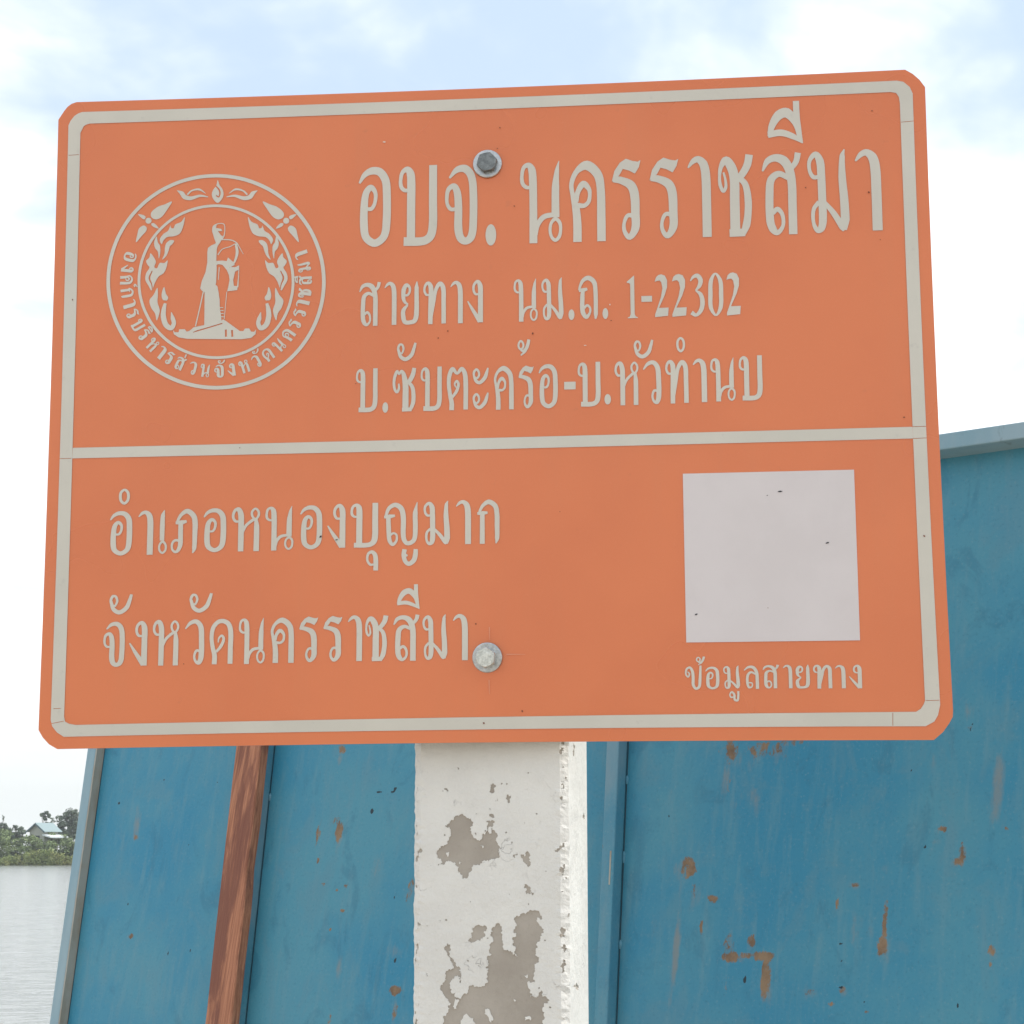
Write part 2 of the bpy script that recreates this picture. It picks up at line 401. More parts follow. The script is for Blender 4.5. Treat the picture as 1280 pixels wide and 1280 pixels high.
tag(w, kind='structure')

# ------------------------------------------------------------------ far bank: shrubs, trees, house
def leaf_cloud(blobs, n, size, rng):
    """blobs: (cx,cy,cz,rx,ry,rz); small leaf-clump quads spread near the surface of every blob"""
    vol = np.array([b[3] * b[4] * b[5] for b in blobs]) ** (2 / 3); vol /= vol.sum()
    V, F = [], []
    for b, k in zip(blobs, rng.multinomial(n, vol)):
        d = rng.normal(size=(k, 3)); d /= np.linalg.norm(d, axis=1, keepdims=True)
        r = rng.uniform(0.25, 1.0, (k, 1)) ** 0.5 * rng.uniform(0.85, 1.12, (k, 1))
        P = np.array(b[:3]) + d * r * np.array(b[3:])
        nn = d + rng.normal(scale=0.7, size=(k, 3)); nn /= np.linalg.norm(nn, axis=1, keepdims=True)
        t = np.cross(nn, rng.normal(size=(k, 3))); t /= np.linalg.norm(t, axis=1, keepdims=True); u = np.cross(nn, t)
        s = size * rng.uniform(0.5, 1.3, (k, 1))
        i0 = len(V)
        Q = np.stack([P - t * s, P + u * s * 0.6, P + t * s, P - u * s * 0.6], 1).reshape(-1, 3)
        V += Q.tolist(); F += [(i0 + 4 * j, i0 + 4 * j + 1, i0 + 4 * j + 2, i0 + 4 * j + 3) for j in range(k)]
    return V, F
def far_tree(label, x, y, hgt, blobs, mat, n, size, seed, name='tree', trunk_r=0.16):
    z = ground_z(x, y)
    root = empty(name, (x, y, z - 0.05)); tag(root, label, 'tree', 'trees on the far bank')
    rng = np.random.default_rng(seed)
    V, F = leaf_cloud(blobs, n, size, rng); mesh_obj('crown', V, F, mat, root)
    bm = bmesh.new()
    def limb(p0, p1, r0, r1):
        a, b = Vector(p0), Vector(p1); ax = (b - a).normalized(); s = ax.orthogonal().normalized(); t = ax.cross(s)
        A = [bm.verts.new(a + (s * math.cos(k * 1.0472) + t * math.sin(k * 1.0472)) * r0) for k in range(6)]
        B = [bm.verts.new(b + (s * math.cos(k * 1.0472) + t * math.sin(k * 1.0472)) * r1) for k in range(6)]
        for k in range(6): bm.faces.new((A[k], A[(k + 1) % 6], B[(k + 1) % 6], B[k]))
    limb((0, 0, 0), (0.1, 0, hgt * 0.6), trunk_r, trunk_r * 0.6)
    for b in blobs[:5]: limb((0.1, 0, hgt * 0.45), b[:3], trunk_r * 0.5, trunk_r * 0.15)
    bm_obj('trunk', bm, M['bark'], root)
    return root

rng = np.random.default_rng(5)
blobs = []; blobs_l = []
for i in range(300):
    x = -155 + i * 0.95 + rng.uniform(-.8, .8); y = 419 + rng.uniform(-1.5, 6)
    top = (5.2 if x > -98.5 else 6.2 if x > -104 else 7.3) + 0.8 * math.sin(x * 0.5) * rng.uniform(0.5, 1) + rng.uniform(-0.8, 0.9)
    zg = ground_z(x, y)
    for k in range(3): blobs.append((x + rng.uniform(-1, 1), y + rng.uniform(-1, 1), zg + top * (0.25 + 0.27 * k), rng.uniform(1.0, 1.9), rng.uniform(1, 1.6), rng.uniform(0.8, 1.3)))
V, F = leaf_cloud(blobs, 126000, 0.28, rng)
o = mesh_obj('shrub_belt', V, F, M['leaf_mid']); tag(o, 'dense green shrubs growing along the far bank of the lake', 'shrubs', kind='stuff')
for i in range(335):
    x = -155 + i * 0.85 + rng.uniform(-.8, .8); y = 415.5 + rng.uniform(-0.6, 1.6)
    lump = 0.5 + 0.5 * math.sin(x * 0.33 + 2.0)
    top = 1.5 + 1.7 * lump + rng.uniform(-0.4, 0.5)
    zg = max(ground_z(x, y), WATER_Z)
    for k in range(2): blobs_l.append((x, y, zg + top * (0.25 + 0.42 * k), rng.uniform(0.8, 1.4), rng.uniform(.6, 1), top * 0.3))
V, F = leaf_cloud(blobs_l, 58000, 0.22, rng)
o = mesh_obj('reed_belt', V, F, M['leaf_light']); tag(o, 'yellow green reeds and low scrub at the far water edge', 'reeds', kind='stuff')

def px_far(X, y):   # metres across at distance y for a column of the view, used only to space the far trees
    return (X - 640.0) / 2491.56 * y * 1.004
def crown(spec, seed):          # many small uneven clumps round a rough outline: (x, z, half width, half height)
    r = random.Random(seed); out = []
    for cx, cz, rx, rz in spec:
        k = max(3, int(rx * 4))
        for q in range(k):
            out.append((cx + r.uniform(-1, 1) * rx * .8, r.uniform(-1, 1) * rx * .6, cz + r.uniform(-1, 1) * rz * .75, r.uniform(.35, .6) * rx, r.uniform(.35, .6) * rx, r.uniform(.4, .65) * rz))
    return out
far_tree('spiky grey green tree rising above the shrubs left of the house', px_far(13, 427), 427, 8.4,
         crown([(0, 8.2, .35, .7), (0.1, 7.2, .8, .7), (-.2, 6.2, 1.3, .8), (0.3, 5.2, 1.6, .9), (-.2, 4.2, 1.9, 1.0), (0, 3.0, 2.0, 1.0)], 1), M['leaf_dark'], 2600, 0.22, 11)
far_tree('low dark bushy tree between the spiky tree and the house', px_far(29, 428), 428, 6.8,
         crown([(0, 6.0, .8, .6), (-1.0, 5.3, 1.2, .8), (1.3, 5.2, 1.2, .8), (0, 4.4, 2.2, 1.0), (0, 3.2, 2.2, 1.0)], 2), M['leaf_dark'], 2600, 0.22, 12)
far_tree('small round tree standing directly behind the teal house roof', px_far(64.5, 446), 446, 8.8,
         crown([(0, 8.7, 1.0, .6), (-.5, 8.0, .8, .6), (.7, 8.0, .7, .6), (0.1, 7.0, .7, .8), (0, 5.5, 1.0, 1.0)], 3), M['leaf_dark'], 1500, 0.22, 13)
far_tree('large dark spreading tree beside the blue steel edge, right of the house', px_far(93, 440), 440, 10.8,
         crown([(0.5, 8.7, 1.5, 1.0), (-1.3, 8.0, 1.3, .9), (-2.8, 7.3, .9, .5), (1.6, 8.2, 1.9, 1.2), (-.6, 6.8, 2.2, 1.2), (-2.4, 5.7, 1.8, 1.2), (-2.6, 4.4, 2.0, 1.3), (1, 5.6, 2.6, 1.5), (0, 3.8, 3.2, 1.5), (-2, 3.0, 2.5, 1.4)], 4), M['leaf_dark'], 10500, 0.22, 14, trunk_r=0.28)
far_tree('tall leafy tree cut by the left edge of the view', px_far(-4, 430), 430, 9.0,
         crown([(0, 8.2, .9, .9), (-.6, 6.8, 1.5, 1.0), (.4, 5.5, 1.7, 1.1), (0, 4.0, 1.9, 1.1)], 5), M['leaf_dark'], 2400, 0.22, 15)

def house():
    x, y = px_far(64, 424), 424; z = ground_z(x, y)
    root = empty('house', (x, y, z - 0.05), (0, 0, R(-32))); tag(root, 'pale house with a teal metal gable roof among far bank trees', 'house')
    W2, D2, EZ, RZ = 2.1, 2.0, 6.3, 7.7          # ridge runs along local y
    bm = bmesh.new()
    v = [bm.verts.new(p) for p in ((-W2, -D2, 0), (W2, -D2, 0), (W2, D2, 0), (-W2, D2, 0), (-W2, -D2, EZ), (W2, -D2, EZ), (W2, D2, EZ), (-W2, D2, EZ), (0, -D2, RZ - .15), (0, D2, RZ - .15))]
    for f in ((0, 1, 5, 8, 4), (2, 3, 7, 9, 6), (1, 2, 6, 5), (3, 0, 4, 7)): bm.faces.new([v[i] for i in f])
    bm_obj('wall', bm, M['plaster'], root)
    bm = bmesh.new()
    for s in (-1, 1):
        e, t, o_ = W2 + 0.7, 0.08, D2 + 0.6
        ez = EZ - 0.45
        add_hex(bm, [(0, -o_, RZ), (s * e, -o_, ez), (s * e, o_, ez), (0, o_, RZ), (0, -o_, RZ + t), (s * e, -o_, ez + t), (s * e, o_, ez + t), (0, o_, RZ + t)])
    bm_obj('roof', bm, M['roof'], root)
    bm = bmesh.new()
    for s in (-1, 1):
        e, o_ = W2 + 0.7, D2 + 0.62; ez = EZ - 0.45
        add_hex(bm, [(0, -o_ - .06, RZ - .32), (s * e, -o_ - .06, ez - .32), (s * e, -o_, ez - .32), (0, -o_, RZ - .32), (0, -o_ - .06, RZ), (s * e, -o_ - .06, ez), (s * e, -o_, ez), (0, -o_, RZ)])
    bm_obj('fascia', bm, M['fascia'], root)
    bm = bmesh.new()
    add_hex(bm, [(W2 + .05, -D2 - .6, 5.1), (W2 + 2.4, -D2 - .6, 4.6), (W2 + 2.4, D2 + .6, 4.6), (W2 + .05, D2 + .6, 5.1), (W2 + .05, -D2 - .6, 5.4), (W2 + 2.4, -D2 - .6, 4.9), (W2 + 2.4, D2 + .6, 4.9), (W2 + .05, D2 + .6, 5.4)])
    bm_obj('porch_roof', bm, M['white_roof'], root)
    bm = bmesh.new(); add_box(bm, -0.8, 0.8, -D2 - .05, -D2 + .05, 3.8, 5.1); bm_obj('window', bm, M['glass'], root)
house()

# ------------------------------------------------------------------ the humid air over the lake
hm = bpy.data.materials.new('humid_air'); hm.use_nodes = True
hm.node_tree.nodes.remove(hm.node_tree.nodes['Principled BSDF'])
pv = hm.node_tree.nodes.new('ShaderNodeVolumePrincipled'); pv.inputs['Color'].default_value = (0.93, 0.96, 1.0, 1)
pv.inputs['Density'].default_value = 0.00024; pv.inputs['Anisotropy'].default_value = 0.2
hm.node_tree.links.new(pv.outputs[0], hm.node_tree.nodes['Material Output'].inputs['Volume'])
bm = bmesh.new(); add_box(bm, -260, 120, -40, 620, -4.0, 16.0)
hz = bm_obj('haze', bm, hm); tag(hz, kind='stuff')


# ------------------------------------------------------------------ blue steel panel with ribs, plank on its rib
PAZ, PLEAN, PB0 = R(-39.925), R(10.7), 1.776
P0 = Vector((0.1578, 2.7345, 1.7456))
pw = Vector((math.sin(PLEAN) * math.sin(-PAZ), math.sin(PLEAN) * math.cos(PAZ), math.cos(PLEAN)))
panel = empty('steel_panel', P0 - pw * PB0, (-PLEAN, 0, PAZ))
tag(panel, 'weathered blue steel plate wall with ribs and rust spots behind the sign', 'steel panel')
SK = -0.074
def pl(a, b, d=0.0):                      # a along the plate at mid height, b up the plate, d out towards the viewer
    return (a + SK * b, -d, b + PB0)
A0, A1, BT = -1.136, 0.95, 0.372
av = np.unique(np.concatenate([np.arange(A0, 0.62, 0.0026), np.linspace(0.62, A1, 12)]))
bv = np.unique(np.concatenate([np.linspace(-PB0 + 0.0, -0.46, 24), np.arange(-0.46, BT - 0.001, 0.0026), [BT]]))
AA, BB = np.meshgrid(av, bv)
wear = np.zeros((AA.size, 3)); ax, bx = AA.ravel(), BB.ravel()
for ch, ca, cb, ra, rb, st in [(1, 0.1197, -0.1716, 0.0204, 0.0199, 0.55), (0, 0.1193, -0.1678, 0.0136, 0.0144, 0.9), (0, 0.1296, -0.1926, 0.0045, 0.0166, 0.5), (1, 0.1981, -0.2832, 0.0236, 0.0095, 0.55), (0, 0.1979, -0.2814, 0.0158, 0.0068, 1), (1, 0.193, -0.2688, 0.013, 0.0222, 0.55), (0, 0.1926, -0.2646, 0.0086, 0.016, 0.55), (1, 0.243, -0.2798, 0.0272, 0.0094, 0.55), (0, 0.2428, -0.278, 0.0182, 0.0068, 1), (1, 0.2505, -0.3108, 0.0115, 0.0401, 0.55), (0, 0.2498, -0.3032, 0.0077, 0.029, 1), (1, 0.2258, -0.2614, 0.0086, 0.0142, 0.55), (0, 0.2256, -0.2588, 0.0057, 0.0102, 0.8), (1, 0.2156, -0.2791, 0.0213, 0.0063, 0.55), (0, 0.2155, -0.2779, 0.0142, 0.0045, 0.7), (1, 0.4119, -0.2641, 0.0116, 0.0196, 0.55), (0, 0.4116, -0.2605, 0.0077, 0.014, 1), (0, 0.4118, -0.232, 0.0039, 0.0283, 0.85), (1, 0.5098, -0.1534, 0.0075, 0.0211, 0.55), (0, 0.5096, -0.1494, 0.005, 0.0153, 0.9), (1, 0.504, -0.1613, 0.0094, 0.0075, 0.55), (0, 0.504, -0.1599, 0.0062, 0.0054, 0.8), (1, 0.4819, -0.1219, 0.0095, 0.0061, 0.55), (0, 0.4819, -0.1207, 0.0063, 0.0044, 1), (1, 0.4764, -0.1369, 0.0076, 0.0046, 0.55), (0, 0.4764, -0.136, 0.0051, 0.0033, 0.5), (1, 0.5521, -0.2636, 0.009, 0.0087, 0.55), (0, 0.552, -0.262, 0.006, 0.0062, 0.9), (0, 0.5528, -0.2774, 0.0029, 0.0062, 0.7), (0, 0.1465, -0.2456, 0.0037, 0.014, 0.8), (1, 0.1613, -0.2101, 0.0133, 0.0073, 0.55), (0, 0.1612, -0.2087, 0.0088, 0.0053, 0.9), (1, 0.1718, -0.021, 0.0157, 0.0272, 0.55), (0, 0.1712, -0.0158, 0.0106, 0.0196, 0.8), (1, 0.1562, -0.0162, 0.0091, 0.0103, 0.55), (0, 0.156, -0.0142, 0.0061, 0.0074, 0.5), (1, 0.2246, -0.019, 0.0564, 0.0185, 0.55), (0, 0.2243, -0.0155, 0.0378, 0.0133, 0.55), (1, 0.2624, -0.009, 0.03, 0.0084, 0.55), (0, 0.2622, -0.0074, 0.0201, 0.0061, 0.6), (0, 0.1712, -0.0646, 0.0044, 0.0145, 0.5), (0, 0.1924, -0.3103, 0.0029, 0.0181, 0.6), (1, 0.367, -0.1893, 0.012, 0.0047, 0.55), (0, 0.367, -0.1884, 0.008, 0.0034, 0.55), (0, 0.3454, -0.214, 0.0034, 0.01, 0.55), (1, 0.3146, -0.3207, 0.0101, 0.0091, 0.55), (0, 0.3144, -0.319, 0.0068, 0.0065, 0.5), (0, 0.3955, -0.3389, 0.0039, 0.0021, 0.8), (1, 0.3458, -0.3327, 0.0079, 0.0045, 0.55), (0, 0.3457, -0.3318, 0.0053, 0.0033, 0.8), (1, -0.5295, -0.1191, 0.0122, 0.0253, 0.55), (0, -0.5305, -0.1143, 0.0082, 0.0182, 1), (1, -0.5403, -0.0996, 0.0124, 0.0138, 0.55), (0, -0.5408, -0.0971, 0.0082, 0.0098, 0.6), (0, -0.5745, -0.1176, 0.0063, 0.0254, 0.5), (1, -0.3708, -0.3478, 0.0195, 0.0106, 0.55), (0, -0.3711, -0.3458, 0.013, 0.0076, 0.85), (0, -0.5002, -0.1975, 0.005, 0.0034, 0.9), (0, -0.4995, -0.2343, 0.005, 0.0034, 0.9), (0, -0.5172, -0.2048, 0.0041, 0.0028, 0.9), (0, -0.5462, -0.1955, 0.0041, 0.0028, 0.8), (0, -0.5672, -0.1605, 0.0041, 0.0056, 0.7), (1, -0.3683, -0.2071, 0.0142, 0.0331, 0.55), (0, -0.3694, -0.2009, 0.0094, 0.0238, 0.5), (0, -0.5204, -0.2631, 0.004, 0.0027, 0.8), (1, -0.5502, 0.0089, 0.0125, 0.0121, 0.55), (0, -0.5507, 0.0112, 0.0084, 0.0087, 0.8), (0, -0.3662, -0.3724, 0.0056, 0.0178, 0.5), (0, -0.4953, -0.3934, 0.0059, 0.0104, 0.5), (1, -0.972, -0.285, 0.0126, 0.0062, 0.55), (0, -0.9723, -0.2839, 0.0084, 0.0044, 0.8), (1, -1.0038, -0.1227, 0.0148, 0.0086, 0.55), (0, -1.0043, -0.1211, 0.0099, 0.0062, 0.45), (1, 0.5122, 0.0011, 0.0075, 0.0047, 0.55), (0, 0.5121, 0.002, 0.0051, 0.0034, 0.6), (0, 0.5645, -0.1205, 0.0037, 0.0032, 0.5), (1, 0.36, -0.3166, 0.0079, 0.0075, 0.55), (0, 0.3599, -0.3152, 0.0053, 0.0054, 0.5), (1, 0.1107, -0.272, 0.0063, 0.0802, 0.95), (1, 0.5511, -0.0729, 0.0103, 0.0475, 1.0), (1, -0.3662, -0.3724, 0.0054, 0.0286, 0.8), (1, -0.4898, -0.3149, 0.0074, 0.0275, 0.8), (1, -0.529, -0.2786, 0.0134, 0.0117, 0.5), (1, -1.0073, -0.1023, 0.0144, 0.0349, 0.75), (1, -0.3686, -0.2055, 0.0079, 0.0322, 0.6), (1, -0.5526, -0.0051, 0.0104, 0.0125, 0.6), (1, 0.2024, -0.0809, 0.0268, 0.0208, 0.55), (1, 0.2091, -0.0234, 0.0607, 0.0264, 0.5), (1, 0.1688, -0.054, 0.015, 0.0316, 0.5), (1, 0.4084, -0.1668, 0.0088, 0.0087, 0.6), (1, 0.1187, -0.1741, 0.0189, 0.0186, 0.4), (1, 0.1347, -0.205, 0.0174, 0.0204, 0.4), (1, 0.3785, -0.2404, 0.0197, 0.0229, 0.45), (1, 0.542, -0.2413, 0.014, 0.0128, 0.45), (1, 0.4819, -0.1217, 0.0106, 0.0076, 0.5), (1, 0.4637, -0.0465, 0.015, 0.0294, 0.3), (1, 0.3099, -0.3192, 0.0225, 0.0133, 0.5), (1, 0.2389, -0.3368, 0.0163, 0.0135, 0.4), (1, 0.0737, -0.2266, 0.0077, 0.0616, 0.45), (1, -0.3874, -0.292, 0.0219, 0.0114, 0.4), (1, -0.6493, -0.2026, 0.0177, 0.0487, 0.35), (1, 0.0849, -0.1002, 0.018, 0.0425, 0.3), (1, 0.5517, 0.2092, 0.0106, 0.041, 0.3), (1, 0.5079, 0.0209, 0.0106, 0.0237, 0.35), (1, -0.4391, -0.1887, 0.0162, 0.0699, 0.35), (2, -0.4296, -0.0575, 0.0046, 0.0022, 0.85), (2, -0.4256, -0.0527, 0.0035, 0.0023, 0.85), (2, -0.4577, -0.0569, 0.0069, 0.002, 0.85), (2, -0.4671, -0.0858, 0.0035, 0.0037, 0.85), (2, -1.0638, -0.0636, 0.0045, 0.002, 0.85), (2, -0.8684, -0.135, 0.002, 0.002, 0.85), (2, -0.8237, -0.0336, 0.0021, 0.002, 0.85), (2, 0.3561, -0.2802, 0.002, 0.0021, 0.85), (2, 0.3904, -0.3279, 0.0023, 0.002, 0.85), (2, 0.0797, -0.1001, 0.0022, 0.002, 0.85), (2, 0.4356, -0.0486, 0.002, 0.002, 0.85), (2, 0.5129, -0.3251, 0.002, 0.0033, 0.85), (2, 0.514, 0.0059, 0.002, 0.002, 0.85), (2, 0.5123, -0.0009, 0.002, 0.002, 0.85), (2, 0.4772, 0.2714, 0.002, 0.002, 0.85), (2, 0.3535, -0.2602, 0.002, 0.002, 0.85), (2, 0.3575, -0.3124, 0.0023, 0.002, 0.85), (2, -0.8745, -0.3092, 0.002, 0.0037, 0.85), (2, -0.379, -0.3031, 0.0021, 0.0051, 0.85), (2, -0.3972, -0.214, 0.0022, 0.0026, 0.85), (2, 0.4597, -0.1417, 0.002, 0.002, 0.85), (2, 0.2197, -0.3083, 0.002, 0.0059, 0.85), (2, -0.8224, -0.3026, 0.0026, 0.002, 0.85), (2, -0.9945, -0.2323, 0.0022, 0.0029, 0.85), (2, -0.958, -0.0263, 0.0022, 0.002, 0.85)]:
    d = ((ax + SK * bx - ca) / ra) ** 2 + ((bx - cb) / rb) ** 2
    wear[:, ch] = np.maximum(wear[:, ch], st * (np.clip(1.15 - 0.75 * d, 0, 1) if ch != 1 else np.exp(-0.9 * d)))
xx = AA.ravel() + SK * BB.ravel()
nb, na = AA.shape
V = np.stack([xx, np.zeros_like(xx), BB.ravel() + PB0], 1)
idx = np.arange(na * nb).reshape(nb, na)
F = np.stack([idx[:-1, :-1], idx[:-1, 1:], idx[1:, 1:], idx[1:, :-1]], -1).reshape(-1, 4)
me = bpy.data.meshes.new('plate')
me.vertices.add(len(V)); me.vertices.foreach_set('co', V.ravel()); me.loops.add(F.size); me.loops.foreach_set('vertex_index', F.ravel())
me.polygons.add(len(F)); me.polygons.foreach_set('loop_start', np.arange(0, F.size, 4)); me.polygons.foreach_set('loop_total', np.full(len(F), 4))
me.update(); me.validate()
ca_ = me.color_attributes.new('wear', 'FLOAT_COLOR', 'POINT')
ca_.data.foreach_set('color', np.concatenate([wear, np.ones((len(wear), 1))], 1).ravel())
me.materials.append(M['blue'])
plate = link(bpy.data.objects.new('plate', me)); plate.parent = panel
def bar(name, a0, a1, b0, b1, d0, d1, mat, parent=panel, bev=0.0015, seg=1):
    bm = bmesh.new()
    n = seg
    rings = []
    for k in range(n + 1):
        b = b0 + (b1 - b0) * k / n
        rings.append([bm.verts.new(pl(*p)) for p in ((a0, b, d0), (a1, b, d0), (a1, b, d1), (a0, b, d1))])
    for k in range(n):
        for i in range(4): bm.faces.new((rings[k][i], rings[k][(i + 1) % 4], rings[k + 1][(i + 1) % 4], rings[k + 1][i]))
    bm.faces.new(rings[0][::-1]); bm.faces.new(rings[-1])
    bmesh.ops.recalc_face_normals(bm, faces=bm.faces[:])
    if bev: bmesh.ops.bevel(bm, geom=[e for e in bm.edges if e.calc_face_angle(0) > 0.5], offset=bev, segments=2, affect='EDGES', profile=0.5)
    return bm_obj(name, bm, mat, parent)
# back sheet gives the plate its thickness
bar('backing', A0, A1, -PB0 + 0.002, BT, -0.055, -0.002, M['bar'])
bar('edge_flange', A0 - 0.017, A0 + 0.006, -PB0 + 0.004, BT - 0.001, -0.004, 0.0165, M['bar_pale'])
bar('flange_lip', A0 + 0.0065, A0 + 0.0095, -PB0 + 0.004, BT - 0.024, 0.0005, 0.0165, M['rustbar'], bev=0.0)
bar('top_flange', A0 + 0.012, A1, BT - 0.018, BT + 0.004, -0.058, 0.030, M['bar_pale'])
bar('rib', -0.0215, -0.0005, -PB0 + 0.004, BT - 0.02, 0.0005, 0.020, M['bar'])
bar('rib', -0.7245, -0.7005, -PB0 + 0.004, BT - 0.02, 0.0005, 0.0185, M['bar'])
bar('rust_streak', -0.0075, -0.0050, -0.195, -0.15, 0.0197, 0.0204, M['rustbar'], bev=0.0)
m = Mat('painted_gap_shade', (0.035, 0.07, 0.09), 0.9); M['painted_gap_shade'] = m.m  # dark colour painted in as the gap shadow beside ribs and left flange
bar('gap_shade_strip', 0.0001, 0.0014, -PB0 + 0.02, BT - 0.03, 0.0002, 0.0007, M['painted_gap_shade'], bev=0.0)
bar('gap_shade_strip', -0.7000, -0.6987, -PB0 + 0.02, BT - 0.03, 0.0002, 0.0007, M['painted_gap_shade'], bev=0.0)
bar('gap_shade_strip', A0 + 0.0098, A0 + 0.0108, -PB0 + 0.02, BT - 0.03, 0.0002, 0.0007, M['painted_gap_shade'], bev=0.0)
# weld beads along the ribs
rw = random.Random(4)
def welds(a, spots):
    for b, ln in spots:
        bm = bmesh.new()
        rings = []
        for k in range(9):
            t = k / 8; r = 0.0026 * math.sin(math.pi * min(max(t, .06), .94)) ** 0.5 * rw.uniform(.85, 1.15)
            rings.append([bm.verts.new(pl(a + r * math.cos(q), b + (t - .5) * ln, r * math.sin(q))) for q in np.linspace(0, math.pi, 6)])
        for k in range(8):
            for i in range(5): bm.faces.new((rings[k][i], rings[k][i + 1], rings[k + 1][i + 1], rings[k + 1][i]))
        bm_obj('weld_bead', bm, M['bar'], panel, smooth=True)
welds(0.001, [(-0.05, .012), (-0.155, .016), (-0.27, .012)]); welds(-0.699, [(-0.06, .012), (-0.42, .014)])

# the plank, a separate board resting against the rib
pz = Matrix.Identity(3)
plank = empty('wooden_plank', P0 - pw * PB0, (-PLEAN, 0, PAZ)); 
bm = bmesh.new(); n = 60; rings = []
rw = random.Random(9)
for k in range(n + 1):
    b = -PB0 + 0.01 + (BT - 0.03 + PB0) * k / n
    wob = 0.0012 * noise.noise((0, 0, b * 9)); wob2 = 0.0018 * noise.noise((5, 0, b * 14)) + (-0.003 * math.exp(-((b + 0.165) / 0.025) ** 2))
    a0, a1 = -0.7525 + wob, -0.694 + wob2
    rings.append([bm.verts.new(pl(*p)) for p in ((a0, b, 0.0192), (a1, b, 0.0192), (a1, b, 0.034), (a1 - 0.002, b, 0.036), (a0 + 0.002, b, 0.036), (a0, b, 0.034))])
for k in range(n):
    for i in range(6): bm.faces.new((rings[k][i], rings[k][(i + 1) % 6], rings[k + 1][(i + 1) % 6], rings[k + 1][i]))
bm.faces.new(rings[0][::-1]); bm.faces.new(rings[-1])
bm_obj('board', bm, M['timber'], plank)
tag(plank, 'reddish brown wooden plank leaning along a rib of the blue steel wall', 'plank')

# ------------------------------------------------------------------ concrete post with peeling white paint
QX, QY = (0.0531, 1.9714)
PYAW = R(10.0)
post = empty('concrete_post', (QX, QY, 0), (0, 0, -PYAW))      # local x to the right (corner at 0), y back
tag(post, 'square concrete post with peeling white paint carrying the orange sign', 'post')
PWID, PDEP, BEV, PTOP = 0.1525, 0.140, 0.0065, 2.30
def post_profile(s):                      # s in mm around the post: 0 = sharp right front corner, negative = front face
    w, b = PWID * 1000, BEV * 1000
    pts = [(-w - 60, (-w, 60)), (-w - b * .7, (-w, b)), (-w + b * .7, (-w + b, 0)), (-b * .7, (-b, 0)), (b * .7, (0, b)), (PDEP * 1000, (0, PDEP * 1000))]
    for (s0, p0), (s1, p1) in zip(pts[:-1], pts[1:]):
        if s <= s1 or s1 == pts[-1][0]:
            t = (s - s0) / (s1 - s0)
            p = (p0[0] + (p1[0] - p0[0]) * t, p0[1] + (p1[1] - p0[1]) * t)
            d = Vector((p1[0] - p0[0], p1[1] - p0[1])).normalized()
            return p, Vector((d.y, -d.x))
bm = bmesh.new()
ring2 = [(-PWID, BEV), (-PWID + BEV, 0), (-BEV, 0), (0, BEV), (0, PDEP - BEV), (-BEV, PDEP), (-PWID + BEV, PDEP), (-PWID, PDEP - BEV)]
lo = [bm.verts.new((x, y, -0.3)) for x, y in ring2]; hi = [bm.verts.new((x, y, PTOP)) for x, y in ring2]
for i in range(8): bm.faces.new((lo[i], lo[(i + 1) % 8], hi[(i + 1) % 8], hi[i]))
bm.faces.new(hi)
bm_obj('concrete_core', bm, M['concrete'], post)
rj = random.Random(21)
w_, b_ = PWID * 1000, BEV * 1000
ZB, ZT = 1150.0, 2285.0
sl = [-w_ - 60, -w_ - 11, -w_ - b_ * .7, -w_, -w_ + b_ * .7, -w_ + 11, -11, -b_ * .7, 0, b_ * .7, 11, PDEP * 1000 - 4]
pos = []
ze = np.concatenate([[ZB], np.arange(1196, 1720, 3.5), [ZT]])
for s0, s1 in zip(sl[:-1], sl[1:]):
    for z0, z1 in (zip(ze[:-1], ze[1:]) if s1 - s0 < 8 else [(ZB, ZT)]): pos.append([(s0, z0), (s1, z0), (s1, z1), (s0, z1)])
